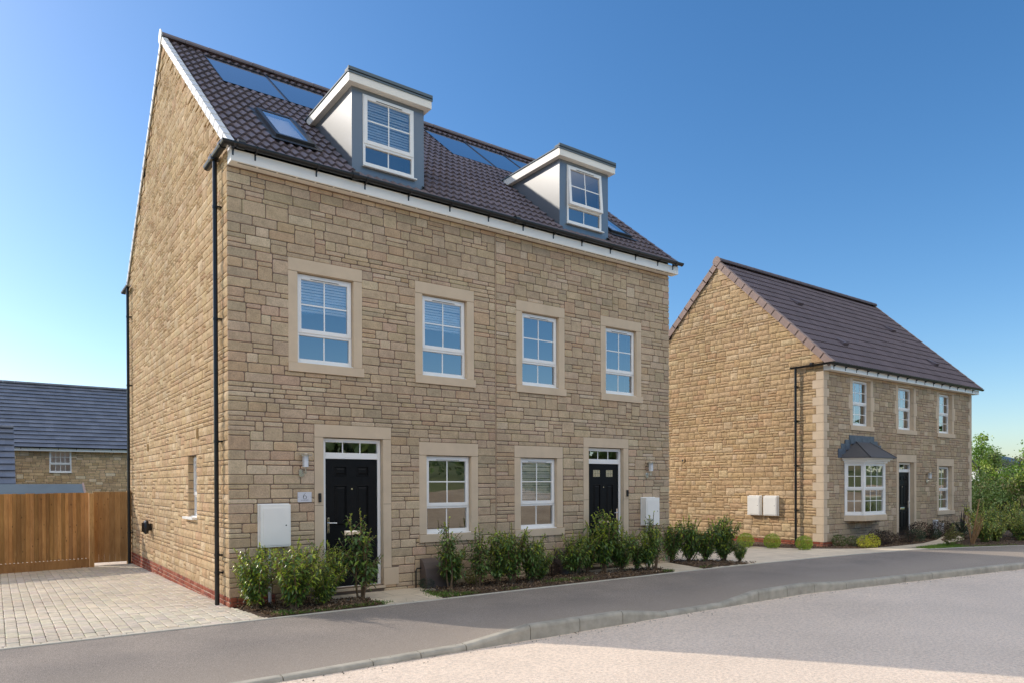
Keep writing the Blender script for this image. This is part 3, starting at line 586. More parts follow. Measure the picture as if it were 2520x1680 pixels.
# eaves
mb = MB(); mb.box(-.004, 9.79, -.20, -.178, 6.43, 6.60); mb.box(-.004, .012, -.178, .0, 6.43, 6.66); mb.box(9.774, 9.79, -.178, .0, 6.43, 6.66); mb.build('fascia', 'white', H, bevel=.003)
mb = MB(); mb.box(.012, 9.774, -.178, .0, 6.432, 6.442); x = .1
while x < 9.6:
    for yy in (-.160, -.145): mb.box(x, x + .27, yy - .003, yy + .003, 6.4295, 6.433, mi=1)
    x += .30
mb.build('soffit', ['offwhite', 'black'], H)
mb = MB(); gutter(mb, [(-.10, .83, 6.665), (-.10, -.27, 6.665), (9.84, -.27, 6.665)]); mb.add([(-.10 + math.cos(t) * .058, .83, 6.665 + math.sin(t) * .058) for t in [math.pi + math.pi * k / 9 for k in range(10)]], [tuple(range(10))])
mb.add([(9.84, -.27 + math.cos(t) * .062, 6.665 + math.sin(t) * .062) for t in [math.pi + math.pi * k / 9 for k in range(10)]], [tuple(range(10))])
gt = mb.build('gutter', 'black', H); ORG[gt.name] = ORG[H.name]
mb = MB()
for x in [.02, .34, 1.28, 2.1, 2.9, 3.72, 4.55, 5.35, 6.1, 6.85, 7.65, 8.4, 9.1, 9.6]: mb = MB(); bracket(mb, x, -.27, 6.665); mb.build('gutter_bracket', 'black', gt)
for x in (.12, 1.9, 5.15): mb = MB(); mb.tube([(x - .05, -.27, 6.660), (x + .05, -.27, 6.660)], .066, 12); mb.build('gutter_union', 'black', gt)
for y in (-.1, .45): mb = MB(); mb.tube([(-.10, y - .04, 6.660), (-.10, y + .04, 6.660)], .065, 12); mb.build('gutter_union', 'black', gt)
mb = MB(); pipe(mb, -.095, .37, -.14, 6.66, .034, (.35, .62, 2.35, 4.2, 5.9), wall=0); mb.tube([(-.10, .37, 6.60), (-.10, .37, 6.68)], .066, 14); mb.build('downpipe', 'black', H)
mb = MB(); pipe(mb, -.095, 9.06, -.29, 6.66, .034, (.5, 2.35, 4.2, 5.9), wall=0); gutter(mb, [(-.10, 8.85, 6.665), (-.10, 9.72, 6.665), (1, 9.72, 6.665)]); mb.build('downpipe', 'black', H)
def onX(x, y, X):
    r = FW + RT * ((x - 1260) / 1740.05) - UP * ((y - 1199.51) / 1740.05); return CAM + r * ((X - CAM.x) / r.x)
for x, y in ((489, 1066), (367, 1100)):
    p = onX(x, y, 0); mb = MB(); mb.box(-.05, .0, p.y - .035, p.y + .035, p.z - .08, p.z + .08); mb.build('wall_vent', 'terracotta', H, bevel=.008)
# ---------------------------------------------------------------- fittings on house 1
mb = MB(); ring = lambda x, r, n=20: [(x, 6.43 + math.cos(2 * math.pi * k / n) * r, .76 + math.sin(2 * math.pi * k / n) * r * 1.15) for k in range(n)]
mb.loft([ring(-.02, .07), ring(-.08, .07), ring(-.082, .128), ring(-.13, .135), ring(-.17, .11), ring(-.19, .06)])
for k in range(3): mb.box(-.20, -.15, 6.36 + .06 * k, 6.372 + .06 * k, .66, .86)
f_ = mb.build('boiler_flue', 'black', None); at_origin(f_); tag(f_, 'black domed boiler flue sticking out low on the sunny gable', 'flue')
def meter_box(x0, x1, z0, z1, P, loc, label, conduit, group, dep=.13):
    t = thing('meter_box', loc, label, 'meter box', group)
    def bx(mb, a, b, c, d, e, f, mi=0): mb.add([P(x, y, z) for x in (a, b) for y in (c, d) for z in (e, f)], [(0, 1, 3, 2), (4, 6, 7, 5), (0, 4, 5, 1), (2, 3, 7, 6), (0, 2, 6, 4), (1, 5, 7, 3)], None, mi)
    mb = MB(); bx(mb, x0, x1, -dep, 0, z0, z1); bx(mb, x0 - .012, x1 + .012, -.022, -.009, z0 - .012, z1 + .012); mb.build('casing', 'meter', t, bevel=.012)
    mb = MB(); bx(mb, x0 + .04, x1 - .025, -dep - .008, -dep, z0 + .03, z1 - .05); bx(mb, x1 - .085, x1 - .065, -dep - .011, -dep - .008, z0 + (z1 - z0) * .49, z0 + (z1 - z0) * .52, 1); mb.build('door', ['meter', 'darkgrey'], t, bevel=.003)
    if conduit:
        mb = MB(); xc = x0 + (x1 - x0) * .34; mb.tube([P(xc, -.05, z0), P(xc, -.05, -.14)], .024, 10); mb.build('conduit', 'conduit', t)
meter_box(.41, .87, .735, 1.385, WP(-.012), (.64, -.05, -.14), 'white electricity meter box on a pipe beside the number six front door', True, None)
meter_box(8.74, 9.17, .765, 1.375, WP(-.012), (8.95, -.05, -.14), 'white meter box on a pipe at the right hand end of the stone front', True, None, .17)
def lamp(x, z, Y, loc, label, flip=1):
    t = thing('wall_lamp', loc, label, 'wall lamp', 'steel wall lamps beside the front doors'); n = 18
    mb = MB(); oval = lambda y, k: [(x - .04 * flip + math.cos(a) * .045 * k, Y - y, z - .22 + (math.sin(a) * .045 + (.022 if math.sin(a) > 0 else -.022)) * k) for a in [2 * math.pi * (q + .5) / n for q in range(n)]]
    mb.loft([oval(.0, 1), oval(.022, 1), oval(.03, .9)]); mb.tube([(x - .04, Y - .03, z - .255), (x - .04, Y - .04, z - .255)], .011, 10); mb.build('back_plate', 'steel', t)
    mb = MB()
    for dz in (-.185, -.21): mb.tube([(x - .04 * flip, Y - .02, z + dz), (x, Y - .10, z + dz)], .007, 8)
    mb.tube([(x, Y - .10, z - .235), (x, Y - .10, z - .12)], .010, 10)
    for q in range(4): a = 2 * math.pi * (q + .4) / 4; mb.tube([(x + math.cos(a) * .052, Y - .10 + math.sin(a) * .052, z - .12), (x + math.cos(a) * .052, Y - .10 + math.sin(a) * .052, z + .062)], .003, 6)
    mb.build('arm', 'steel', t)
    mb = MB(); mb.tube([(x, Y - .10, z - .125), (x, Y - .10, z + .055)], .047, 22); mb.build('lamp_shade', 'lampglass', t, smooth=False)
    mb = MB(); c = lambda h, r: [(x + math.cos(2 * math.pi * k / 24) * r, Y - .10 + math.sin(2 * math.pi * k / 24) * r, z + h) for k in range(24)]; mb.loft([c(.055, .095), c(.062, .095), c(.075, .05), c(.082, .045)]); mb.build('lamp_cap', 'steel', t)
lamp(1.12, 2.09, -.012, (1.12, -.02, 1.8), 'steel and opal glass wall lamp above the number six sign', 1)
lamp(8.97, 2.09, -.012, (8.97, -.02, 1.8), 'steel and opal glass wall lamp above the meter box by the glazed black door', 1)
t = thing('house_sign', (1.13, -.02, 1.41), 'small pale slate house sign reading 6 beside the black front door', 'sign')
mb = MB(); mb.box(1.02, 1.245, -.026, -.014, 1.41, 1.57); mb.build('plate', 'sign', t, bevel=.004)
mb = MB(); c6 = (1.133, 1.497)      # the figure 6 drawn as a stroke of varying width
def stroke(pts, ws, y=-.0275):
    L_, R_ = [], []
    for i, p in enumerate(pts):
        a = pts[max(0, i - 1)]; b = pts[min(len(pts) - 1, i + 1)]; d = Vector((b[0] - a[0], b[1] - a[1])).normalized(); n = Vector((-d.y, d.x)) * ws[i] / 2
        L_.append((p[0] + n.x, y, p[1] + n.y)); R_.append((p[0] - n.x, y, p[1] - n.y))
    o = len(pts); mb.add(L_ + R_, [(i, i + 1, o + i + 1, o + i) for i in range(o - 1)])
pts = [(1.148, 1.552), (1.136, 1.545), (1.123, 1.530), (1.1125, 1.510), (1.109, 1.490)] + [(1.1345 + .0255 * math.cos(a), 1.487 + .0265 * math.sin(a)) for a in [math.pi - 2 * math.pi * k / 22 * -1 for k in range(1, 23)]]
stroke(pts, [.0025, .0035, .0055, .0075, .009] + [.0035 + .005 * abs(math.cos(math.pi + 2 * math.pi * k / 22)) for k in range(1, 23)])
mb.build('number', 'ink', t)
fc = bpy.data.curves.new('street_text', 'FONT'); fc.body = 'HAWKER STREET'; fc.size = .0165; fc.align_x = 'CENTER'; fo = bpy.data.objects.new('street_text', fc); sc.collection.objects.link(fo)
bpy.context.view_layer.update(); me = bpy.data.meshes.new_from_object(fo.evaluated_get(bpy.context.evaluated_depsgraph_get())); bpy.data.objects.remove(fo)
me.transform(Matrix.Translation(Vector((1.1325, -.0275, 1.437)) - ORG[t.name]) @ Matrix.Rotation(R(90), 4, 'X')); me.materials.clear(); me.materials.append(M['ink']); o = bpy.data.objects.new('lettering', me); sc.collection.objects.link(o); o.parent = t
for x in (1.036, 1.229): mb = MB(); mb.tube([(x, -.0255, 1.49), (x, -.029, 1.49)], .004, 8); mb.build('screw', 'steel', t)
for x, lab in ((1.38, 'slim black doorbell on the stone jamb beside the number six sign'), (8.32, 'slim black doorbell on the stone jamb of the glazed black door')):
    t = thing('doorbell', (x, -.01, 1.40), lab, 'doorbell'); mb = MB(); mb.box(x - .024, x + .024, -.040, -.012, 1.405, 1.55); mb.build('case', 'black', t, bevel=.008)
    mb = MB(); mb.tube([(x, -.040, 1.44), (x, -.043, 1.44)], .013, 16); mb.build('button', 'darkgrey', t); mb = MB(); mb.tube([(x, -.040, 1.52), (x, -.0425, 1.52)], .008, 12); mb.build('camera_lens', 'darkgrey', t)
for x0, lab in ((3.19, 'brown curved gas meter box on the ground by the paved path'), (6.24, 'brown curved gas meter box half hidden behind the dark hedge shrubs')):
    t = thing('gas_box', (x0 + .25, -.14, -.14), lab, 'meter box'); mb = MB(); pr = [(0, -.20), (0, .385), (-.06, .375), (-.14, .32), (-.20, .22), (-.24, .08), (-.27, -.20)]
    mb.prism([(y - .012, z) for y, z in pr], x0, x0 + .49, lambda p, t_: (t_, p[0], p[1])); mb.build('lid', 'gasbox', t, bevel=.01)
    mb = MB(); mb.tube([(x0 - .0, -.06, .22), (x0 - .08, -.06, .22), (x0 - .10, -.06, .18), (x0 - .10, -.06, -.14)], .012, 8); mb.build('gas_pipe', 'black', t)
# ================================================================== HOUSE 2
H2 = thing('detached_house', (16.2, 0, -.14), 'detached buff stone house with grey bay window and brown roof, behind on the right', 'house')
X2, Y2D, W2 = 16.2, 7.24, 26.12; RW = .0813; HM2 = 3.62; rng = random.Random(5)
G2 = lambda u, v, d: (X2 - d, u, v); top2 = lambda y: 5.24 + .969 * min(y, Y2D - y)
FW2 = [(17.78, 18.83), (20.58, 21.63), (23.47, 24.52)]; GW2 = (23.47, 24.50); DR2 = (20.61, 21.66)
hol = [(a - .15, b + .15, 3.252, 4.80) for a, b in FW2] + [(a - .235, a, 3.40 + 1.38 * .34, 3.40 + 1.38 * .66) for a, b in FW2] + [(b, b + .235, 3.40 + 1.38 * .34, 3.40 + 1.38 * .66) for a, b in FW2]
hol += [(GW2[0] - .15, GW2[1] + .15, .569, 2.52), (DR2[0] - .15, DR2[1] + .15, 0, 2.60), (17.30, 19.38, .60, 2.9)]
qf = []; qg = []
for k in range(20): a, b = RW * 3 * k, RW * 3 * (k + 1); lf = k % 2; qf.append((X2, X2 + (.27 if lf else .17), a, b)); qg.append((0, .22 if lf else .33, a, b)); qf.append((W2 - (.17 if lf else .27), W2, a, b))
mb = MB(); lay(mb, masonry(X2, W2, 60, hol + qf, rng, ROW=RW), FP(0), rng, FAC2, j=.007); lay(mb, masonry(16.675, W2, 2, [(20.61, 21.66, -.3, 0)], rng, v0=-2 * RW, ROW=RW), FP(0), rng, FAC2, j=.007); mb.build('wall', 'stone', H2)
mb = MB(); st = masonry(0, Y2D, 108, qg, rng, top=top2, ROW=RW, lenmul=1.1); lay(mb, st, G2, rng, GAB, rough=True, top=top2, j=.007); mb.build('gable_wall', 'rock', H2)
mb = MB()
for k in range(20):
    a, b = RW * 3 * k + .003, RW * 3 * (k + 1) - .003; lf = k % 2; mb.box(X2 - .016, X2 + (.27 if lf else .17), -.014, .02, a, b); mb.box(X2 - .016, X2 + .02, .0201, .22 if lf else .33, a, b)
mb.build('quoin', 'ashlar', H2, bevel=.004)
mb = MB()
for k in range(20): mb.box(W2 - (.17 if k % 2 else .27), W2 + .012, -.014, .3, RW * 3 * k + .003, RW * 3 * (k + 1) - .003)
mb.build('quoin', 'ashlar', H2, bevel=.004)
mb = MB(); op2 = [(a, b, 3.40, 4.78) for a, b in FW2] + [(*GW2, .72, 2.26), (*DR2, 0, 2.35), (17.42, 19.25, .75, 2.3)]
holed(mb, X2, W2, -.3, 4.92, op2, FP(0)); mb.add([G2(0, -.3, 0), G2(Y2D, -.3, 0), G2(Y2D, 5.1, 0), G2(HM2, top2(HM2) - .06, 0), G2(0, 5.1, 0)], [(0, 1, 2, 3, 4)]); mb.add([(W2, 0, -.3), (W2, Y2D, -.3), (W2, Y2D, 5.1), (W2, HM2, 8.6), (W2, 0, 5.1)], [(0, 1, 2, 3, 4)]); mb.add([(X2, Y2D, -.3), (W2, Y2D, -.3), (W2, Y2D, 5.1), (X2, Y2D, 5.1)], [(0, 1, 2, 3)]); mb.build('mortar_bed', 'mortar', H2)
mb = MB(); bricks(mb, X2 - .006, 16.66, 0, 2, FP(0), rng); bricks(mb, 0, Y2D, 0, 2, G2, rng); mb.build('brick_plinth', 'brick', H2)
mb = MB(); mb.box(X2 + .2, W2 - .2, .2, Y2D - .2, -.1, -.02); mb.box(X2 + .2, W2 - .2, .2, Y2D - .2, 2.5, 2.6); mb.box(X2 + .2, W2 - .2, 3.4, 3.5, -.02, 4.9); mb.box(19.6, 19.7, .2, 3.4, -.02, 4.9); mb.box(22.5, 22.6, .2, 3.4, -.02, 4.9); mb.build('interior', 'interior', H2)
for a, b in FW2: mb = MB(); surround(mb, a, b, 3.40, 4.78, WP(0), lint=0, step=True, dep=.16); mb.box(a - .15, b + .15, -.004, .16, 4.783, 4.87); mb.build('window_surround', 'ashlar', H2, bevel=.003); win_parts(H2, WP(.12), a + .005, b - .005, 3.415, 4.775, 4.06, cols=3, rows_bot=2, blind=None, fr=.05)
mb = MB(); surround(mb, *GW2, .72, 2.26, WP(0), lint=.255, step=True, dep=.16); mb.build('window_surround', 'ashlar', H2, bevel=.003); win_parts(H2, WP(.12), GW2[0] + .005, GW2[1] - .005, .735, 2.25, 1.43, cols=2, rows_bot=2, fr=.05)
mb = MB(); surround(mb, *DR2, 0, 2.35, WP(0), lint=.245, sill=0, dep=.16); mb.build('door_surround', 'ashlar', H2, bevel=.003); door_parts(H2, WP(.12), DR2[0] + .01, DR2[1] - .01, -.02, 2.03, 2.34, flip=True)
# bay window
bay = MB(); B0, B1, B2, B3 = Vector((17.36, 0, 0)), Vector((17.73, -.37, 0)), Vector((18.93, -.37, 0)), Vector((19.30, 0, 0))
mb = MB(); mb.prism([(17.26, 0), (17.68, -.43), (18.98, -.43), (19.40, 0), (19.4, .1), (17.26, .1)], .57, .73, lambda p, z: (p[0], p[1], z)); bo = mb.build('bay_window', 'ashlar', H2, bevel=.004); ORG[bo.name] = ORG[H2.name]
mb = MB(); mb.prism([(17.30, 0), (17.70, -.41), (18.96, -.41), (19.36, 0)], .732, .757, lambda p, z: (p[0], p[1], z)); mb.build('bay_sill', 'upvc', bo, bevel=.003)
for A, Bq, cols in ((B0, B1, 2), (B1, B2, 3), (B2, B3, 2)):
    d = (Bq - A); L = d.length; d.normalize(); nrm = Vector((-d.y, d.x, 0)); nrm = nrm if nrm.y > 0 else -nrm
    P = (lambda A, d, nrm: (lambda x, y, z: tuple(A + d * x + nrm * y + Vector((0, 0, z)))))(A, d, nrm)
    win_parts(bo, P, .0, L, .76, 2.28, 1.50, cols=cols, rows_bot=2, vent=False, sill=False, name='bay_frame', sub=True, fr=.06)
mb = MB()
for p in (B1, B2, B0, B3): mb.tube([(p.x, p.y + .015, .76), (p.x, p.y + .015, 2.28)], .045, 8)
mb.build('bay_post', 'upvc', bo)
mb = MB()
for e, z0, z1 in ((.05, 2.275, 2.33), (.11, 2.331, 2.375), (.17, 2.376, 2.43)): mb.prism([(17.33 - e, 0), (17.71 - e * .6, -.39 - e), (18.95 + e * .6, -.39 - e), (19.33 + e, 0)], z0, z1, lambda p, z: (p[0], p[1], z))
mb.build('bay_cornice', 'upvc', bo, bevel=.006)
mb = MB(); e = .26; a0, a1, a2, a3 = (17.33 - e, -.005, 2.435), (17.71 - e * .6, -.39 - e, 2.435), (18.95 + e * .6, -.39 - e, 2.435), (19.33 + e, -.005, 2.435); t0, t1 = (17.95, -.005, 2.93), (18.72, -.005, 2.93)
dn = lambda p: (p[0], p[1], p[2] - .02)
mb.add([a0, a1, a2, a3, t0, t1, dn(a0), dn(a1), dn(a2), dn(a3)], [(0, 1, 4), (1, 2, 5, 4), (2, 3, 5), (0, 6, 7, 1), (1, 7, 8, 2), (2, 8, 9, 3), (6, 9, 8, 7)])
for q, r_ in ((a1, t0), (a2, t1)): mb.tube([q, r_], .022, 6)
mb.build('bay_roof', 'leadroof', bo)
mb = MB()
for x0, x1, z0, z1 in ((16.94, 17.14, 2.42, 2.68), (17.10, 17.36, 2.52, 2.84), (17.32, 17.60, 2.66, 2.96), (17.55, 18.28, 2.84, 3.10), (18.285, 19.0, 2.84, 3.10), (18.97, 19.22, 2.72, 2.96), (19.18, 19.42, 2.6, 2.84), (19.38, 19.62, 2.46, 2.7)): mb.box(x0, x1, -.024 - .004 * (round(x0 * 50) % 3), -.002, z0, z1)
mb.build('lead_flashing', 'lead', bo, bevel=.004)
# roof 2
YE2, ZE2, ZR2 = -.28, 5.08, 8.86
mb = MB(); S2 = lambda y: (y - YE2) / math.cos(math.atan2(ZR2 - ZE2, HM2 - YE2))
pt2, g2 = roof_slope(mb, X2 - .03, W2 + .12, YE2, ZE2, HM2, ZR2, romantile, 15, random.Random(7), step=.0375, lift=.026)
roof_slope(mb, X2 - .03, W2 + .12, Y2D + .28, ZE2, HM2, ZR2, flatile, 15, random.Random(8), step=.3)
r2 = mb.build('roof', 'tile2', H2); ORG[r2.name] = ORG[H2.name]
mb = MB(); mb.add([(X2, YE2 + .06, ZE2), (W2, YE2 + .06, ZE2), (W2, HM2, ZR2 - .03), (X2, HM2, ZR2 - .03)], [(0, 1, 2, 3)]); mb.add([(X2, Y2D + .2, ZE2), (W2, Y2D + .2, ZE2), (W2, HM2, ZR2 - .03), (X2, HM2, ZR2 - .03)], [(0, 1, 2, 3)]); mb.build('roof_felt', 'darkgrey', r2)
mb = MB(); verge(mb, X2 - .03, 1, YE2, ZE2, HM2, ZR2, 15, h=.19, over=.10); mb.build('verge', 'vergebr', r2); mb = MB(); verge(mb, X2 - .03, 1, Y2D + .28, ZE2, HM2, ZR2, 15, h=.19); mb.build('verge', 'vergebr', r2); mb = MB(); verge(mb, W2 + .12, -1, YE2, ZE2, HM2, ZR2, 15, h=.1); mb.build('verge', 'vergebr', r2)
mb = MB(); ridge(mb, X2 - .05, W2 + .14, HM2, ZR2 + .03, r=.14); mb.build('ridge', 'tile2', r2)
mb = MB(); mb.prism([(-.16, -.06), (-.13, .05), (-.06, .12), (0, .14), (.06, .12), (.13, .05), (.16, -.06), (.0, -.2)], X2 - .085, X2 - .055, lambda p, t: (t, HM2 + p[0], ZR2 + .03 + p[1])); mb.build('ridge_end', 'vergebr', r2, bevel=.006)
for x, y in ((1963, 749), (2073, 846), (2192, 815), (2297, 896)):
    r = FW + RT * ((x - 1260) / 1740.05) - UP * ((y - 1199.51) / 1740.05); k = (ZR2 - ZE2) / (HM2 - YE2); t = (ZE2 + k * (CAM.y - YE2) - CAM.z) / (r.z - k * r.y); p = CAM + r * t; s = S2(p.y)
    mb = MB(); mb.add([pt2(xx, ss, hh) for xx, ss, hh in ((p.x - .16, s - .1, .03), (p.x + .16, s - .1, .03), (p.x + .16, s + .3, .03), (p.x - .16, s + .3, .03), (p.x - .13, s - .1, .11), (p.x + .13, s - .1, .11), (p.x + .10, s + .22, .05), (p.x - .10, s + .22, .05))], [(0, 1, 5, 4), (1, 2, 6, 5), (2, 3, 7, 6), (3, 0, 4, 7), (4, 5, 6, 7)]); mb.build('roof_vent', 'tile2', r2)
mb = MB(); mb.box(X2 - .004, W2 + .10, -.22, -.20, 4.885, 5.03); mb.box(X2 - .004, X2 + .012, -.2, 0, 4.885, 5.10); mb.build('fascia', 'white', H2, bevel=.003)
mb = MB(); mb.box(X2 + .012, W2 + .10, -.2, 0, 4.889, 4.9); mb.build('soffit', 'offwhite', H2)
mb = MB(); gutter(mb, [(X2 - .11, .95, 5.075), (X2 - .11, -.29, 5.075), (W2 + .22, -.29, 5.075)]); mb.add([(X2 - .11 + math.cos(t) * .058, .95, 5.075 + math.sin(t) * .058) for t in [math.pi + math.pi * k / 9 for k in range(10)]], [tuple(range(10))]); mb.add([(W2 + .22, -.29 + math.cos(t) * .062, 5.075 + math.sin(t) * .062) for t in [math.pi + math.pi * k / 9 for k in range(10)]], [tuple(range(10))])
g2o = mb.build('gutter', 'black', H2); ORG[g2o.name] = ORG[H2.name]; x = X2 + .15
while x < W2 + .15: mb = MB(); bracket(mb, x, -.29, 5.075); mb.build('gutter_bracket', 'black', g2o); x += .62
mb = MB(); mb.tube([(X2 - .11, .25, 5.07), (X2 - .11, .33, 5.07)], .066, 12); mb.build('gutter_union', 'black', g2o)
mb = MB(); pipe(mb, X2 - .11, .80, -.13, 5.06, .034, (.9, 2.2, 3.5, 4.5), wall=X2); mb.build('downpipe', 'black', H2)
p = onX(1682, 1132, X2); mb = MB(); mb.box(X2 - .05, X2, p.y - .07, p.y + .07, p.z - .07, p.z + .07); mb.tube([(X2 - .055, p.y, p.z), (X2 - .045, p.y, p.z)], .04, 12, mi=1); mb.build('wall_vent', ['terracotta', 'darkgrey'], H2, bevel=.006)
for y0, y1, lab in ((1.98, 2.42, 'white meter box on the sunny gable, the one farther from the downpipe'), (1.40, 1.86, 'white meter box on the sunny gable, the one nearer the downpipe')):
    P = lambda x, y, z: (X2 - .03 + y, -x, z); meter_box(-y1, -y0, .71, 1.30, P, (X2 - .1, (y0 + y1) / 2, -.14), lab, False, None, .12)
lamp(22.55, 1.95, -.012, (22.55, -.02, 1.7), 'small steel wall lamp between the door and window of the detached house', 1)
for x, h, lab in ((23.05, .42, 'taller small grey utility box low on the detached house wall'), (23.5, .30, 'shorter small grey utility box low on the detached house wall')):
    mb = MB(); mb.box(x - .09, x + .09, -.13, -.012, h - .5, h); t_ = mb.build('utility_box', 'conduit', None, bevel=.02); at_origin(t_); tag(t_, lab, 'utility box')
# ================================================================== house behind the fence
H3 = thing('background_house', (0, 30, -1.9), 'stone house with long dark blue slate roof seen beyond the wooden fence', 'house')
rng = random.Random(9); mb = MB(); wh = (-.66, .26, 2.34, 3.44)
lay(mb, masonry(-2.6, 4.0, 40, [wh], rng, v0=.55), FP(30), rng, [((206, 176, 138), 3), ((218, 188, 148), 3), ((194, 164, 126), 2), ((232, 210, 176), .4)], j=.007); mb.build('wall', 'stone', H3)
mb = MB(); holed(mb, -14, 12, -2, 3.52, [wh], FP(30)); mb.add([(-14, 30, -2), (-14, 40, -2), (-14, 40, 3.5), (-14, 35, 7), (-14, 30, 3.5)], [(0, 1, 2, 3, 4)]); mb.add([(12, 30, -2), (12, 40, -2), (12, 40, 3.5), (12, 35, 7), (12, 30, 3.5)], [(0, 1, 2, 3, 4)]); mb.add([(-14, 40, -2), (12, 40, -2), (12, 40, 3.5), (-14, 40, 3.5)], [(0, 1, 2, 3)]); mb.build('mortar_bed', 'mortar', H3)
win_parts(H3, WP(29.985), -.66, .26, 2.34, 3.44, 2.75, cols=4, vent=False, fr=.055)
mb = MB(); mb.box(-.8, .4, 30.4, 30.45, 2.2, 3.5); mb.build('curtain', 'blind', H3)
mb = MB(); roof_slope(mb, -14, 12.2, 29.75, 3.52, 35, 7.16, flatile, 17, random.Random(2), step=.33, lift=.05, thick=.035, jit=.006); roof_slope(mb, -14, 12.2, 40.2, 3.52, 35, 7.16, flatile, 17, random.Random(2), step=1)
r3 = mb.build('roof', 'slate', H3); ORG[r3.name] = ORG[H3.name]; mb = MB(); ridge(mb, -14, 12.2, 35, 7.18, r=.13, seg=.5); mb.build('ridge', 'slate', r3)
mb = MB(); mb.box(-14, 12.2, 29.72, 29.76, 3.36, 3.50); mb.build('fascia', 'white', H3); mb = MB(); gutter(mb, [(-14, 29.66, 3.56), (12.2, 29.66, 3.56)]); x = -13.8
while x < 12: bracket(mb, x, 29.66, 3.56); x += .75
mb.build('gutter', 'black', H3)
W3 = thing('side_wing', (-5, 25, -1.9), 'slate roofed wing cut off by the left edge behind the fence', 'house')
mb = MB(); roof_slope(mb, -10, -2.12, 23.9, 1.74, 27.2, 4.25, flatile, 9, random.Random(2), step=.33, lift=.06, thick=.04); roof_slope(mb, -10, -2.12, 30.4, 1.74, 27.2, 4.25, flatile, 9, random.Random(2), step=.8); r_ = mb.build('roof', 'slate', W3)
ORG[r_.name] = ORG[W3.name]; mb = MB(); ridge(mb, -10, -2.12, 27.2, 4.27, r=.14); mb.build('ridge', 'slate', r_)
mb = MB(); mb.add([(-2.16, 24.2, -2), (-2.16, 30, -2), (-2.16, 30, 1.9), (-2.16, 27.2, 4.1), (-2.16, 24.2, 1.85)], [(0, 1, 2, 3, 4)]); mb.add([(-10, 24.2, -2), (-2.16, 24.2, -2), (-2.16, 24.2, 1.8), (-10, 24.2, 1.8)], [(0, 1, 2, 3)]); mb.build('wall', 'mortar', W3)
W4 = thing('garage', (-4, 20, -1.9), 'low garage with smooth grey roof just showing above the wooden fence', 'garage')
mb = MB()
for k, (ya, za, yb_, zb) in enumerate(((19.35, 1.43, 20, 1.755), (18.7, 1.10, 19.36, 1.45), (18.0, .75, 18.71, 1.12), (17.3, .4, 18.01, .77))): mb.add([(-9, ya, za), (-.14, ya, za), (-.14, yb_, zb), (-9, yb_, zb), (-9, ya, za - .03), (-.14, ya, za - .03)], [(0, 1, 2, 3), (0, 4, 5, 1)])
mb.add([(-9, 20, 1.755), (-.14, 20, 1.755), (-.14, 22.7, .4), (-9, 22.7, .4)], [(0, 1, 2, 3)]); g_ = mb.build('roof', 'cap', W4); ORG[g_.name] = ORG[W4.name]
mb = MB(); mb.loft([[(x, 20, 1.80), (x, 20, 1.72), (x, 17.3, .37), (x, 17.3, .44)] for x in (-.16, -.10)]); mb.build('verge', 'vergebr', g_); mb = MB(); mb.loft([[(x, 17.5, -2), (x, 22.5, -2), (x, 22.5, .4), (x, 20, 1.68), (x, 17.5, .4)] for x in (-8.8, -.25)]); mb.build('wall', 'mortar', W4)
# ================================================================== fence and gate
FT = thing('timber_fence', (-3, 8.5, -.28), 'closeboard timber fence with gravel boards along the left side of the drive', 'fence')
fa, fb = Vector((-.93, 8.86)), Vector((-7.0, 7.75)); fd = (fb - fa).normalized(); fn = Vector((fd.y, -fd.x)); fn = fn if fn.y < 0 else -fn; FLn = (fb - fa).length; rng = random.Random(21)
F = lambda s, d, z: (fa.x + fd.x * s + fn.x * d, fa.y + fd.y * s + fn.y * d, z)
mb = MB(); s = .06
while s < FLn:
    wd = rng.uniform(.072, .088); v = rng.uniform(.66, 1.2); h = 1.515 - .008 * s + rng.uniform(-.006, .006); jz = rng.uniform(-.002, .002)
    mb.add([F(s, .002, -.09), F(s + wd + .014, .024 + jz, -.05), F(s + wd + .014, .024 + jz, h), F(s, .002, h), F(s, -.008, -.05), F(s + wd + .018, -.004, -.05), F(s + wd + .018, -.004, h), F(s, -.008, h)], [(0, 1, 2, 3), (4, 7, 6, 5), (1, 5, 6, 2), (3, 2, 6, 7), (0, 4, 5, 1), (0, 3, 7, 4)], (v, v * rng.uniform(.92, 1), v * rng.uniform(.85, 1))); s += wd
mb.build('fence_board', 'wood', FT)
for s in (.0, 2.75, 5.5):
    mb = MB(); mb.loft([[F(s + a, b, z) for a, b in ((-.05, -.08), (.05, -.08), (.05, .035), (-.05, .035))] for z in (-.35, 1.50)]); mb.build('fence_post', 'wood', FT, bevel=.006)
for a, b in ((.06, 2.69), (2.81, 5.44)):
    mb = MB(); mb.loft([[F(s_, d_, z) for s_, d_ in ((a, .0), (b, .0), (b, .032), (a, .032))] for z in (-.30 + 0, -.07)]); mb.build('gravel_board', 'wood2', FT, bevel=.004)
GT = thing('timber_gate', (-.5, 9.2, -.24), 'plain boarded timber gate between the fence and the stone gable', 'gate')
mb = MB(); x = -.86
while x < -.14:
    wd = .118; v = rng.uniform(.72, .98); mb.box(x, min(x + wd - .003, -.13), 9.20, 9.222, -.225, 1.53, (v, v * .97, v * .93)); x += wd
mb.build('gate_board', 'wood', GT, bevel=.002)
for z in (0, .7, 1.35): mb = MB(); mb.box(-.86, -.13, 9.222, 9.26, z, z + .1); mb.build('rail', 'wood', GT)
mb = MB(); mb.box(-.13, -.03, 9.15, 9.25, -.3, 1.55); mb.build('gate_post', 'wood', GT, bevel=.004)

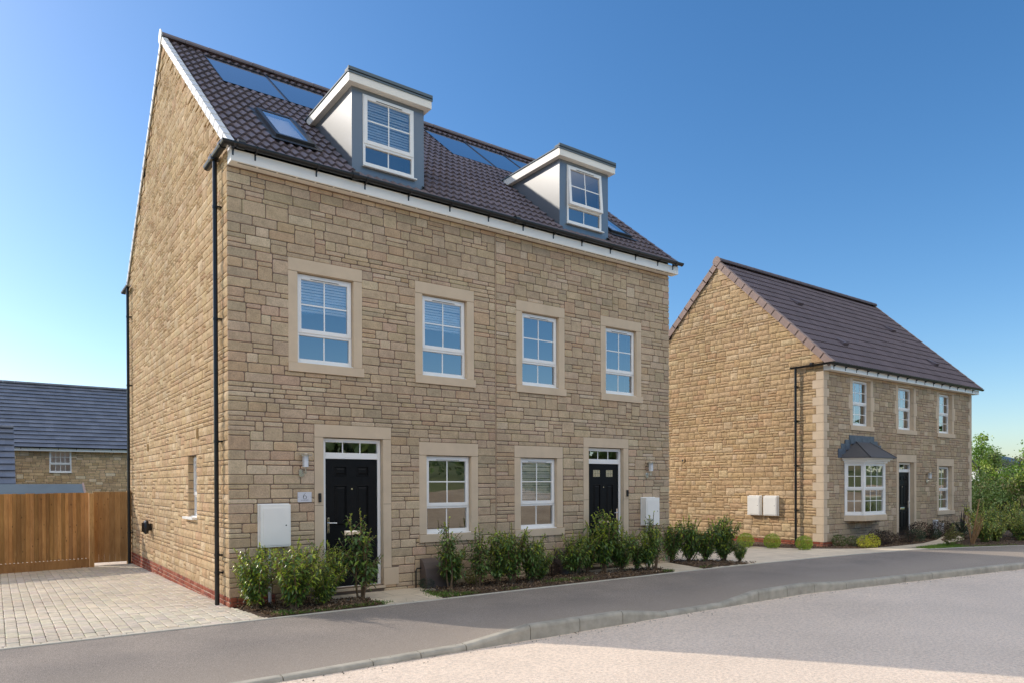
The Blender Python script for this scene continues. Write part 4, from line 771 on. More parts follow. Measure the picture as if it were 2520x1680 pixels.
# ================================================================== GROUND
def interp(x, pts):
    if x <= pts[0][0]: return pts[0][1]
    for (a, u), (b, v) in zip(pts, pts[1:]):
        if x <= b: return u + (v - u) * (x - a) / (b - a)
    return pts[-1][1]
YI = [(-60, -1.30), (9, -1.30), (11, -1.37), (13.1, -1.50), (14.5, -1.59), (17.25, -1.95), (19.2, -2.5), (21.14, -3.26), (24, -4.8), (28, -7.6), (40, -18), (60, -37)]
YK = [(-60, -3.76), (9, -3.76), (11, -4.02), (12.7, -4.24), (16.4, -4.74), (18.6, -5.35), (20.4, -6.1), (23, -7.6), (27, -10.6), (39, -21), (59, -40)]
KZ = [(-60, -.285), (-.5, -.285), (.55, -.272), (1.77, -.262), (2.75, -.145), (4.42, -.145), (5.36, -.262), (6.7, -.262), (7.66, -.145), (9.3, -.145), (10.2, -.19), (60, -.19)]
yi = lambda x: interp(x, YI); yk = lambda x: interp(x, YK)
def sheet(name, xs, yf, nrow, zf, mats, kind='structure', mif=None, smooth=True):
    mb = MB(); n = nrow; vs = [(x, yf(x, j / n), zf(x, j / n)) for x in xs for j in range(n + 1)]; fs = [(i * (n + 1) + j, (i + 1) * (n + 1) + j, (i + 1) * (n + 1) + j + 1, i * (n + 1) + j + 1) for i in range(len(xs) - 1) for j in range(n)]
    mb.add(vs, fs)
    if mif: mb.mi = [mif(j / n) for i in range(len(xs) - 1) for j in range(n)]
    o = mb.build(name, mats, None, smooth=smooth); tag(o, kind=kind); return o
frange = lambda a, b, n: [a + (b - a) * i / n for i in range(n + 1)]
xs = [-60, -40, -20] + frange(-12, 30, 168) + [33, 36, 40, 48, 60]
sheet('footway', xs, lambda x, t: yi(x) + (yk(x) + .12 - yi(x)) * t, 16, lambda x, t: (-.14 if t < .45 else -.14 + (interp(x, KZ) - .003 + .14) * ((t - .45) / .55) ** 1.3), 'asphalt')
rn = random.Random(1)
sheet('road', [-60, -30] + frange(-12, 30, 84) + [40, 60], lambda x, t: yk(x) + .02 + (min(-9.9, yk(x) - 6.3) - yk(x)) * t, 24, lambda x, t: -.33 + rn.uniform(-.004, .004) + .02 * math.sin(math.pi * t), 'road')
gx = [-400, -120, -60, -30, -12, -4, 0, 4, 8, 10, 12, 16, 20, 24, 28, 34, 40, 60, 120, 300, 700]
gy = [0, .004, .02, .05, .1, .2, .35, .6, .8, 1]; gyy = [0, 2.5, 8, 12, 14.5, 18, 30, 70, 200, 700]
def gz(x, y):
    dr = max(0, min(1, (y - 11.5) / 3)) * max(0, min(1, (11 - x) / 2)) * 1.75; far = max(0, (y - 120)) * .03
    return -.20 - .022 * max(0, min(y, 9)) - dr + far
mb = MB(); n = len(gyy); vs = []
for x in gx:
    b = yi(x) - .02
    for k in gyy: vs.append((x, b + k, gz(x, b + k)))
mb.add(vs, [(i * n + j, (i + 1) * n + j, (i + 1) * n + j + 1, i * n + j + 1) for i in range(len(gx) - 1) for j in range(n - 1)]); tag(mb.build('ground', 'field', None), kind='structure')
mb = MB(); bx_ = [-400, -150, -80] + frange(-60, 60, 40) + [90, 200, 500]; by = [0, .3, .6, 2, 4, 6, 8, 10, 13, 16, 20, 26, 34, 60, 200, 600]; rb = random.Random(6)
vs = []
for x in bx_:
    y0 = min(-9.9, yk(x) - 6.3) + .06
    for k in by: vs.append((x, y0 - k, -.36 if k == 0 else (-.20 if k <= .6 else -.20 + interp(k, [(0, 0), (4, .1), (8, .9), (13, 2.2), (20, 3.2), (34, 4.4), (200, 10), (600, 40)]) + rb.uniform(-.25, .25) * min(1, k / 10))))
n = len(by); mb.add(vs, [(i * n + j, (i + 1) * n + j, (i + 1) * n + j + 1, i * n + j + 1) for i in range(len(bx_) - 1) for j in range(n - 1)]); mb.mi = [0 if by[j] < 9 else 1 for i in range(len(bx_) - 1) for j in range(n - 1)]
tag(mb.build('earth_bank', ['earth', 'field'], None, smooth=True), kind='structure')
# kerb: stones with joints, dropped at the crossings
J = [-5.0 - .915 * k for k in range(30, 0, -1)] + [-5.0, -4.1, -3.2, -2.3, -1.38, -.45, .55, 1.15, 1.77, 2.75, 3.6, 4.42, 5.36, 6.05, 6.7, 7.66, 8.5, 9.3, 10.2] + [10.2 + .915 * k for k in range(1, 40)]
mb = MB(); rk = random.Random(4)
for a, b in zip(J, J[1:]):
    v = rk.uniform(.9, 1.08); dz = rk.uniform(-.003, .003); rings = []
    for k in range(5):
        x = a + .006 + (b - a - .012) * k / 4; y = yk(x); sl = (yk(x + .05) - yk(x - .05)) / .1; nx, ny = -sl / math.hypot(1, sl), 1 / math.hypot(1, sl); z = interp(x, KZ) + dz
        sec = [(0, -.45), (.0, z - .045), (.008, z - .022), (.022, z - .006), (.040, z), (.118, z), (.125, z - .006), (.125, -.45)]; rings.append([(x + nx * q, y + ny * q, h) for q, h in sec])
    mb.loft(rings, col=(v, v, v))
mb.box(0, 0, 0, 0, 0, 0) if 0 else None
tag(mb.build('kerb', 'kerb', None), kind='structure')
mb = MB(); x = -8.0
while x < 24:
    L = .915; rings = []
    for k in range(3):
        xx = x + .003 + (L - .006) * k / 2; y = yi(xx); sl = (yi(xx + .05) - yi(xx - .05)) / .1; nx, ny = -sl / math.hypot(1, sl), 1 / math.hypot(1, sl)
        rings.append([(xx + nx * q, y + ny * q, h) for q, h in ((-.004, -.4), (-.004, -.133), (.004, -.126), (.038, -.126), (.046, -.133), (.046, -.4))])
    v = rk.uniform(.88, 1.08); mb.loft(rings, col=(v, v, v)); x += L
tag(mb.build('edging', 'edging', None), kind='structure')
# block paved drive
zd = lambda y: -.137 - .0165 * max(0, y)
mb = MB(); mb.add([(-8, -1.27, -.155), (.22, -1.27, -.155), (.02, 0, -.155), (-.0, 9.2, zd(9.2) - .018), (-8, 9.2, zd(9.2) - .018)], [(0, 1, 2, 3, 4)]); rng = random.Random(31)
PV = [((198, 188, 170), 4), ((194, 185, 168), 4), ((202, 192, 174), 3), ((190, 181, 166), 2), ((196, 184, 167), 1)]
blocks = []; y0 = -1.25
x = -7.8
while x < .2: L = rng.choice((.20, .24, .16)); blocks.append((x, min(x + L, .2), y0, y0 + .13)); x += L
x = -7.8
while x < .05:
    wd = .13; y = y0 + .13 + rng.uniform(-.15, 0); first = True
    while y < 9.15:
        L = rng.choice((.12, .145, .145, .19, .22)); a = y0 + .13 if first else y; e = y + L; first = False; y = e
        if e - a < .04: continue
        xr_ = min(x + wd, .19 - .17 * max(0, (a - y0)) / 1.25 if a < 0 else 0.0)
        if xr_ - x > .04: blocks.append((x, xr_, a, min(e, 9.18)))
    x += wd
PD = lambda u, v, d: (u, v, zd(v) + d - .006)
mb2 = MB(); lay(mb2, blocks, PD, rng, PV, j=.0028, proud=.006)
mb2.build('block_paving', 'paver', None); o = bpy.data.objects['block_paving']; tag(o, kind='structure'); o.name = 'drive'
o = mb.build('drive_bedding', 'paversand', None); tag(o, kind='structure')
def slab(name, poly, z, mat, th=.1):
    mb = MB(); mb.add([(x, y, z) for x, y in poly] + [(x, y, z - th) for x, y in poly], [tuple(range(len(poly)))] + [(i, (i + 1) % len(poly), len(poly) + (i + 1) % len(poly), len(poly) + i) for i in range(len(poly))]); return tag(mb.build(name, mat, None), kind='structure')
slab('paved_yard', [(-6, 9.3), (0, 9.3), (0, 12.5), (-6, 12.5)], -.30, 'drive_slabs')
slab('path', [(1.93, -1.255), (2.92, -1.255), (2.98, -.40), (3.36, -.28), (3.36, -.01), (1.18, -.01), (1.18, -.42), (1.92, -.45)], -.118, 'path_slabs')
slab('path', [(8.42, -1.255), (9.32, -1.255), (9.66, .2), (9.66, 3), (9.60, -.012), (7.0, -.012), (7.0, -.42), (8.72, -.42)], -.120, 'path_slabs')
slab('parking_area', [(9.70, -1.27), (13.1, -1.46), (15.0, -1.62), (17.2, -1.92), (18.5, -2.24), (17.6, -1.55), (16.6, -.95), (15.87, -.42), (15.2, .2), (14.9, 1.05), (14.3, 2.2), (14.3, 8), (9.72, 8)], -.133, 'drive_slabs')
slab('path', [(16.6, -.97), (17.6, -1.56), (18.7, -1.68), (20.2, -1.62), (22.3, -1.25), (23.8, -.5), (23.6, -.12), (21.3, -.85), (19.6, -1.18), (17.8, -1.14)], -.128, 'path_slabs')
def bed(poly, z, label=None, name='planting_bed'):
    xs_ = [p[0] for p in poly]; ys_ = [p[1] for p in poly]; st = .09; nx = int((max(xs_) - min(xs_)) / st) + 1; ny = int((max(ys_) - min(ys_)) / st) + 1; rb = random.Random(len(poly) + nx)
    def ins(x, y):
        c = False; n = len(poly)
        for i in range(n):
            (a, b), (d, e) = poly[i], poly[(i + 1) % n]
            if (b > y) != (e > y) and x < (d - a) * (y - b) / (e - b) + a: c = not c
        return c
    mb = MB(); mb.add([(x, y, -.165) for x, y in poly], [tuple(range(len(poly)))]); pts = []
    def dist(x, y): return min(((Vector((x, y)) - (Vector(a) + (Vector(b) - Vector(a)) * max(0, min(1, (Vector((x, y)) - Vector(a)).dot(Vector(b) - Vector(a)) / (Vector(b) - Vector(a)).length_squared)))).length) for a, b in zip(poly, poly[1:] + poly[:1]))
    H_ = {}
    for i in range(nx + 1):
        for j in range(ny + 1):
            x, y = min(xs_) + i * st, min(ys_) + j * st; d = dist(x, y); inn = ins(x, y)
            H_[i, j] = (x, y, (z - .035 + min(.05, d * .22) + rb.uniform(-.012, .012)) if inn else -.19)
    vs = [H_[i, j] for i in range(nx + 1) for j in range(ny + 1)]; fs = [(i * (ny + 1) + j, (i + 1) * (ny + 1) + j, (i + 1) * (ny + 1) + j + 1, i * (ny + 1) + j + 1) for i in range(nx) for j in range(ny) if ins(H_[i, j][0] + st / 2, H_[i, j][1] + st / 2)]
    mb.add(vs, fs); tag(mb.build(name, 'soil', None, smooth=True), kind='structure'); return ins, (min(xs_), max(xs_), min(ys_), max(ys_))
beds = [bed([(.02, -.03), (.22, -1.25), (1.93, -1.25), (1.92, -.45), (1.18, -.42), (1.18, -.03)], -.125), bed([(2.94, -1.25), (8.42, -1.25), (8.72, -.44), (7.0, -.42), (7.0, -.03), (3.36, -.03), (3.36, -.30), (3.0, -.42)], -.125),
        bed([(9.36, -1.25), (11.2, -1.33), (10.7, -.25), (10.15, .35), (9.68, .15)], -.115), bed([(15.9, -.40), (16.6, -.93), (17.8, -1.10), (19.6, -1.14), (21.3, -.82), (23.6, -.1), (26.2, -.1), (26.2, -.02), (16.25, -.02), (16.18, 7), (14.35, 7), (14.35, 2.2), (14.95, 1.05), (15.25, .25)], -.125),
        bed([(19.2, -2.42), (21.1, -3.2), (24, -4.7), (28, -7.5), (34, -9), (34, -.5), (24.2, -.5), (22.4, -1.3), (20.2, -1.66)], -.10)]
chips = MB(); rng = random.Random(77); CH = [((122, 98, 74), 3), ((92, 72, 54), 3), ((150, 124, 98), 2), ((176, 154, 126), 1), ((70, 56, 44), 2)]
for bi, ((ins, bb), cnt) in enumerate(zip(beds, (1500, 2600, 700, 1200, 700))):
    k = 0; tries = 0
    while k < cnt and tries < cnt * 8:
        tries += 1; x = rng.uniform(bb[0], bb[1] if bi < 4 else 25); y = rng.uniform(bb[2] if bi < 4 else -4.5, min(bb[3], 1.5))
        if not ins(x, y): continue
        k += 1; c = vary(rng, CH); L = rng.uniform(.015, .05); wd = rng.uniform(.006, .018); a = rng.uniform(0, 6.28); z = -.11 + rng.uniform(-.012, .012) + (.012 if bi != 4 else .035); t = rng.uniform(-.014, .014); ca, sa = math.cos(a), math.sin(a); q = lambda u, v, h: (x + ca * u - sa * v, y + sa * u + ca * v, z + h)
        chips.add([q(-L / 2, -wd / 2, -t), q(L / 2, -wd / 2, t), q(L / 2, wd / 2, t), q(-L / 2, wd / 2, -t), q(-L / 2, 0, -t - .01), q(L / 2, 0, t - .01)], [(0, 1, 2, 3), (0, 4, 5, 1), (3, 2, 5, 4), (0, 3, 4), (1, 5, 2)], c)
tag(chips.build('bark_mulch', M['paver'], None), kind='stuff')
grit = MB(); rng = random.Random(55)
for k in range(900):
    x = rng.uniform(-3, 16); q = rng.random()
    y, z = (yk(x) - abs(rng.gauss(0, .12)) - .02, -.327) if q < .62 else ((yk(x) + rng.uniform(.0, .12), interp(x, KZ) + .001) if q < .72 else (yi(x) - abs(rng.gauss(0, .05)) - .01, -.139))
    rr_ = rng.choice((.003, .004, .005, .006, .010)) * (1 if q < .62 else .6); c = vary(rng, [((150, 134, 116), 3), ((110, 98, 86), 2), ((190, 176, 158), 2)]); grit.add([(x - rr_, y - rr_ * .7, z), (x + rr_, y - rr_ * .6, z), (x + rr_ * .8, y + rr_, z), (x - rr_ * .7, y + rr_ * .8, z), (x, y, z + rr_ * 1.1)], [(0, 1, 4), (1, 2, 4), (2, 3, 4), (3, 0, 4)], c)
tag(grit.build('loose_grit', M['paver'], None), kind='stuff')
# ================================================================== VEGETATION
def leaf(mb, p, d, n, L, W, col, droop=.25):
    d = d.normalized(); s = d.cross(n)
    if s.length < 1e-3: s = Vector((1, 0, 0))
    s.normalize(); n = s.cross(d).normalized(); mc = p + d * L * .45 - n * L * .03; t = p + d * L * (1 - droop * .2) - Vector((0, 0, 1)) * L * droop
    mb.add([p, mc + s * W / 2 + n * L * .05, mc, mc - s * W / 2 + n * L * .05, t], [(0, 2, 1), (0, 3, 2), (1, 2, 4), (2, 3, 4)], col)
rv3 = lambda r: Vector((r.gauss(0, 1), r.gauss(0, 1), r.gauss(0, 1))).normalized()
def mkcol(r, c, dv=.2): k = 1 + r.uniform(-dv, dv); return tuple(x * k * (1 + r.uniform(-.08, .08)) for x in c)
DK = (.10, .175, .05); MD = (.18, .28, .06); NEW = (.44, .52, .06)
def shrub(seed, h, spread, nst=7, LL=.072, newf=.22, dark=DK, mid=MD, new=NEW, twigs=9, lean=None, start=.14, dens=1.35, mat='leaf', name='shrub'):
    r = random.Random(seed); sm = MB(); lm = MB()
    for k in range(nst):
        a = 2 * math.pi * (k + r.uniform(-.3, .3)) / nst; sp = spread * r.uniform(.3, 1.0); hh = h * (1.0 if k == 0 else r.uniform(.6, .95)); ln = Vector((math.cos(a) * sp, math.sin(a) * sp, 0)) if k else Vector((spread * .15 * r.uniform(-1, 1), spread * .15 * r.uniform(-1, 1), 0))
        if lean: ln = ln + Vector((*lean, 0)) * hh
        b = Vector((r.uniform(-.035, .035), r.uniform(-.035, .035), -.02)); wob = rv3(r) * .03
        path = lambda t: b + ln * t ** 1.25 + Vector((0, 0, hh * t)) + wob * math.sin(t * 6)
        sm.tube([path(t / 6) for t in range(7)], [.011 * (1 - t / 7.5) + .002 for t in range(7)], 5)
        def grow(pf, L, t0, big, topness):
            nl = max(3, int(L * (1 - t0) / .021 * dens))
            for q in range(nl):
                t = t0 + (1 - t0) * q / nl; p = pf(t); ax = (pf(min(1, t + .03)) - pf(t - .03)).normalized(); an = q * 2.4 + r.uniform(-.5, .5); o = ax.orthogonal().normalized(); s2 = ax.cross(o); out = o * math.cos(an) + s2 * math.sin(an)
                tip = t > .78; d = (out * (1 - .55 * tip) + ax * (.35 + .7 * tip) + Vector((0, 0, -.18 if not tip else .2))).normalized(); hz = topness * t
                isnew = r.random() < newf * (.25 + 1.6 * hz ** 2) * (1.9 if tip else .7); c = mkcol(r, new if isnew else (mid if r.random() < .4 else dark)); sz = LL * (.6 if tip else 1) * r.uniform(.7, 1.2) * big
                leaf(lm, p, d, Vector((0, 0, 1)) + rv3(r) * .5, sz, sz * .40, c, r.uniform(.1, .5))
        grow(path, hh, start if k else start + .1, 1.05, 1)
        for w_ in range(twigs):
            t = r.uniform(.18, .85); p0 = path(t); a2 = r.uniform(0, 6.28); tl = hh * r.uniform(.16, .36) * (1.2 - t * .6); dr = Vector((math.cos(a2), math.sin(a2), r.uniform(.5, 1.4))).normalized(); pf = (lambda p0, dr, tl: (lambda t: p0 + dr * tl * t + Vector((0, 0, .03 * t * t))))(p0, dr, tl)
            sm.tube([pf(0), pf(.5), pf(1)], [.005, .004, .002], 4); grow(pf, tl, .15, .9, t)
    return sm, lm
PROTO = {}
def proto(key, **k):
    mat = k.get('mat', 'leaf'); nm = k.pop('name', 'shrub'); sm, lm = shrub(**{**k}); PROTO[key] = (sm, lm, mat); return key
used = {}
def place(key, p, sc_, rot, name, label, cat, group):
    """first use builds the meshes, later uses share them"""
    sm, lm, mat = PROTO[key]; root = thing(name, tuple(p), label, cat, group); root.rotation_euler = (0, 0, rot); root.scale = (sc_, sc_, sc_)
    if key not in used:
        ORG['_z'] = Vector((0, 0, 0))
        class Z: name = '_z'
        def raw(mb, nm, mt):
            o = mb.build(nm, mt, None); return o
        a = raw(sm, 'stem', 'stem'); b = raw(lm, 'foliage', mat); used[key] = (a, b)
    else:
        a = used[key][0].copy(); b = used[key][1].copy(); sc.collection.objects.link(a); sc.collection.objects.link(b)
    a.parent = root; b.parent = root; return root
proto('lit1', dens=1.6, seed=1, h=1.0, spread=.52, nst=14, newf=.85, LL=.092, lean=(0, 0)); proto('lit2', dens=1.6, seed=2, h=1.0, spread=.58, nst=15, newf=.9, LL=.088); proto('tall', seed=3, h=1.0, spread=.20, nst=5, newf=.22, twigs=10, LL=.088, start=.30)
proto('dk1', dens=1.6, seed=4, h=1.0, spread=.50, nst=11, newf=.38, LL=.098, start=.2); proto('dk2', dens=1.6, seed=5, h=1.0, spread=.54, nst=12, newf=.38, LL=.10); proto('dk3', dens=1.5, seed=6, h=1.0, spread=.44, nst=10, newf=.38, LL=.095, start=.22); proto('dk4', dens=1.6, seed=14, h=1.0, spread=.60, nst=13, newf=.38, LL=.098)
HG = 'laurel shrubs in front of the tall stone house'
SH = [('lit1', .24, -.48, .92, 'sunlit bushy laurel against the stone corner of the tall house', -.25), ('lit2', .66, -.92, 1.02, 'tallest yellow tipped laurel before the white meter box', 0), ('lit2', 1.36, -.42, .88, 'yellow tipped laurel right of the tallest one, before the door jamb', 0), ('lit1', .98, -.10, .80, 'laurel close to the wall, behind the yellow tipped pair', 0), ('lit1', 1.12, -.80, .66, 'low laurel at the front of the sunny corner bed', 0), ('tall', 1.80, -.62, 1.36, 'single tall narrow laurel standing before the black door of number six', 0),
      ('tall', 3.52, -.53, 1.18, 'upright laurel with a bare trunk beside the yellow dwarf shrub', 0), ('dk3', 3.62, -.42, .72, 'low dark laurel behind the upright one by the path', 0), ('tall', 4.02, -.61, 1.05, 'thin laurel below the right end of the left window sill', 0), ('dk1', 4.45, -.62, .86, 'dark laurel between the two ground floor windows, left one', 0), ('dk3', 4.72, -.66, 1.06, 'taller dark laurel between the two ground floor windows', 0), ('dk2', 5.12, -.72, .90, 'dark laurel below the window with the white blind', 0), ('dk4', 5.48, -.55, .60, 'low spreading laurel below the window with the white blind', 0),
      ('dk4', 6.36, -.48, .82, 'wide dark laurel in front of the second gas box', 0), ('dk3', 6.84, -.33, .88, 'laurel just left of the glazed black door', 0), ('dk1', 7.18, -.50, 1.20, 'tallest dark laurel, covering the glazed black door', 0), ('dk4', 7.60, -.55, .90, 'dark laurel before the right jamb of the glazed door', 0), ('dk2', 7.95, -.66, .78, 'lower laurel at the end of the long bed', 0), ('dk1', 8.14, -.82, .86, 'laurel in front of the white meter box conduit', 0), ('tall', 8.46, -.70, 1.16, 'open laurel rising in front of the right hand meter box', 0)]
for i, (k, x, y, h, lab, _) in enumerate(SH): place(k, (x, y, -.115), h * 1.06, i * 1.9, 'laurel_shrub', lab, 'shrub', HG)
for i, (k, x, y, h, lab) in enumerate([('dk2', 9.98, -.05, 1.0, 'leftmost laurel of the small bed, next to the stone corner'), ('dk4', 10.38, -.22, 1.12, 'tallest laurel of the small bed beside the drive'), ('dk4', 10.72, -.42, 1.0, 'broad laurel in the middle of the small bed beside the drive'), ('dk2', 11.02, -.66, .95, 'laurel near the right end of the small bed'), ('dk1', 11.22, -.55, 1.05, 'thin laurel shoot at the right end of the small bed'), ('dk4', 11.25, -.95, .55, 'low laurel at the tip of the small bed')]):
    place(k, (x - .25, y, -.11), h, 1 + i * 1.3, 'laurel_shrub', lab, 'shrub', 'laurels in the small bed beside the drive')
def ball(seed, r, cols, nleaf, LL, flat=1.0, mat='leafm', squash=.9, solid=True):
    rr = random.Random(seed); lm = MB(); sm = MB()
    for k in range(6): a = k * 1.05; sm.tube([(0, 0, 0), (math.cos(a) * r * .3, math.sin(a) * r * .3, r * .5), (math.cos(a) * r * .6, math.sin(a) * r * .6, r * 1.1)], [.006, .004, .002], 4)
    ph = [rv3(rr) for _ in range(9)]
    for k in range(nleaf):
        v = rv3(rr); bump = 1 + .10 * sum(max(0, v.dot(q)) ** 8 for q in ph) + rr.uniform(-.22, .05) * (rr.random() < .8); bump *= 1 if rr.random() < .6 else rr.random() ** .4; p = Vector((v.x * r * bump, v.y * r * bump, r * squash + v.z * r * squash * bump))
        c = mkcol(rr, rr.choices([q[0] for q in cols], [q[1] for q in cols])[0], .25); d = v + rv3(rr) * .8; leaf(lm, p, d, rv3(rr), LL * rr.uniform(.7, 1.4), LL * .5, c, .1)
    return sm, lm, mat
PROTO['ball'] = ball(41, .212, [((.38, .52, .05), 4), ((.28, .42, .05), 2), ((.5, .58, .08), 1)], 2600, .026)
PROTO['gold'] = ball(42, .20, [((.66, .62, .05), 4), ((.48, .54, .05), 2), ((.75, .66, .10), 1)], 800, .035)
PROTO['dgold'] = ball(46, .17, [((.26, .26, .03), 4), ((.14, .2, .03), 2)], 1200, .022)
PROTO['grn'] = ball(43, .20, [((.09, .15, .025), 4), ((.14, .2, .03), 1)], 900, .034)
PROTO['purple'] = ball(44, .30, [((.045, .026, .026), 4), ((.07, .045, .03), 2), ((.16, .08, .055), .8), ((.03, .045, .02), 1)], 1700, .036, squash=.75)
PROTO['dgreen'] = ball(45, .28, [((.035, .07, .04), 4), ((.06, .11, .06), 2)], 1300, .036, squash=.7)
for x, y, s_, lab in ((14.40, 1.32, 1.0, 'clipped lime green ball shrub, leftmost below the two meter boxes'), (14.76, .70, 1.0, 'clipped lime green ball shrub, middle of three by the sunny gable'), (15.0, -.13, .95, 'clipped lime green ball shrub nearest the downpipe')): place('ball', (x, y, -.125), s_, x, 'ball_shrub', lab, 'shrub', 'clipped ball shrubs at the foot of the sunny gable')
for k, x, y, s_, lab, nm in (('dgold', 3.62, -.80 + .9, 1.0, 'small yellow dwarf shrub beside the brown gas box', 'dwarf_shrub'), ('dgold', 4.15, -.25, .9, 'yellow dwarf shrub hidden behind the thin laurel', 'dwarf_shrub'), ('dgreen', 3.22, -.20, .45, 'low ground covering plant at the corner of the paved path', 'low_plant'), ('purple', 6.0, -.22, .6, 'low dark purple shrub in the gap between the laurels', 'barberry_shrub'),
                            ('grn', 16.63, -.22, .9, 'small green shrub beside the quoin of the detached house', 'dwarf_shrub'), ('grn', 17.0, -.42, .8, 'second small green shrub from the quoin of the detached house', 'dwarf_shrub'), ('gold', 16.83, -.82, .85, 'bright yellow shrub in the sun, left one of two', 'dwarf_shrub'), ('gold', 17.02, -.96, .95, 'bright yellow shrub in the sun, right one of two', 'dwarf_shrub'),
                            ('purple', 17.75, -.75, .95, 'dark purple shrub below the bay window, nearest the yellow pair', 'barberry_shrub'), ('purple', 18.35, -.70, .85, 'dark purple shrub below the right side of the bay window', 'barberry_shrub'), ('purple', 19.2, -.85, .8, 'dark purple shrub before the door of the detached house', 'barberry_shrub'), ('dgreen', 20.1, -.75, .9, 'low green shrub right of the door of the detached house', 'low_plant'), ('purple', 21.3, -.35, 1.15, 'tall dark purple shrub under the wall lamp', 'barberry_shrub'), ('dgreen', 21.6, -.62, .8, 'low green shrub in front of the tall purple one', 'low_plant'), ('purple', 22.9, -.35, 1.1, 'dark purple shrub at the foot of the spiky plant', 'barberry_shrub'), ('dgreen', 24.0, -.4, 1.1, 'dark green shrub at the far corner of the detached house', 'low_plant')):
    place(k, (x, y if not (k == 'dgold' and x < 4) else -.12, -.12), s_, x * 3, nm, lab, 'shrub', None)
def spiky(p):
    t = thing('flax_plant', p, 'dark spiky flax plant at the far corner of the detached house', 'plant'); r = random.Random(8); mb = MB()
    for k in range(26):
        a = r.uniform(0, 6.28); L = r.uniform(.6, 1.25); el = r.uniform(.6, 1.45); d = Vector((math.cos(a), math.sin(a), 0)); pr = None; c = mkcol(r, (.05, .04, .04)); wv = Vector((-d.y, d.x, 0)) * .022; pts = []
        for q in range(7): tt = q / 6; pts.append(Vector(p) + d * L * tt * math.cos(el) + Vector((0, 0, L * tt * math.sin(el) - .5 * tt ** 3 * L * (1.4 - el) * .9)))
        vs = []
        for q, pp in enumerate(pts): ww = wv * (1 - (q / 6) ** 3); vs += [pp - ww, pp + ww, pp + Vector((0, 0, -.006))]
        mb.add(vs, [f for q in range(6) for f in ((3 * q, 3 * q + 2, 3 * q + 5, 3 * q + 3), (3 * q + 2, 3 * q + 1, 3 * q + 4, 3 * q + 5))], c)
    mb.build('foliage', 'leafm', t)
spiky((24.2, -.45, -.12))
def bare(p, h, label):
    t = thing('bare_shrub', p, label, 'shrub'); r = random.Random(12); mb = MB(); lv = Vector(p)
    for k in range(9):
        a = r.uniform(0, 6.28); sp = r.uniform(.1, .45) if k else .12; hh = h * (r.uniform(.4, .8) if k else 1); b = lv + Vector((r.uniform(-.04, .04), r.uniform(-.04, .04), -.02)); ln = Vector((math.cos(a) * sp, math.sin(a) * sp, 0)) if k else Vector((.22, -.12, 0)); P = lambda t_: b + ln * t_ + Vector((0, 0, hh * t_))
        mb.tube([P(q / 4) + rv3(r) * .01 for q in range(5)], [(.030 if k == 0 else .014) * (1 - q / 4.6) + .004 for q in range(5)], 5, col=(1.9, 1.7, 1.4))
        for q in range(5): t_ = r.uniform(.3, .95); e = P(t_) + Vector((r.uniform(-.12, .12), r.uniform(-.12, .12), r.uniform(.08, .25))); mb.tube([P(t_), e], [.007, .003], 4, col=(1.9, 1.7, 1.4))
    mb.build('stem', 'stem', t)
bare((20.0, -2.34, -.12), 1.34, 'leafless brown shrub standing before the right hand laurels')
proto('fallen', seed=23, h=.75, spread=.5, nst=6, newf=.7, dark=(.16, .17, .06), mid=(.22, .24, .09), new=(.42, .42, .16), LL=.07, mat='leafm'); o = place('fallen', (18.95, -2.0, .05), 1.0, 2.2, 'cut_branch', 'pale cut branches lying on the grass by the footway', 'branch', None); o.rotation_euler = (R(74), R(10), R(70))
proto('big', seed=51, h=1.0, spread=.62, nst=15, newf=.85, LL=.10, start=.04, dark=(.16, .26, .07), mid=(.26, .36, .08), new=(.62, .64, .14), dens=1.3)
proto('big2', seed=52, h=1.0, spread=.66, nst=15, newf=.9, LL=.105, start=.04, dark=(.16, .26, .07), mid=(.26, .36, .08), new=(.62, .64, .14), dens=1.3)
for i, (k, x, y, h, lab) in enumerate([('big', 21.0, -2.30, .95, 'laurel directly behind the leafless brown shrub'), ('big2', 21.7, -2.35, .80, 'second sunlit laurel from the leafless shrub'), ('big', 22.5, -2.75, .92, 'third sunlit laurel from the leafless shrub'), ('big2', 23.0, -3.1, 1.25, 'tall sunlit laurel near the right edge of the photo'), ('big2', 23.8, -3.4, 1.2, 'laurel cut by the right edge of the photo'), ('big', 22.6, -1.7, 1.2, 'laurel in the second row, nearest the detached house'), ('big2', 23.9, -2.2, 1.3, 'laurel in the second row, behind the tall one')]): place(k, (x, y, -.12), h, i * 2.1, 'laurel_shrub', lab, 'shrub', 'laurels along the bend of the footway')
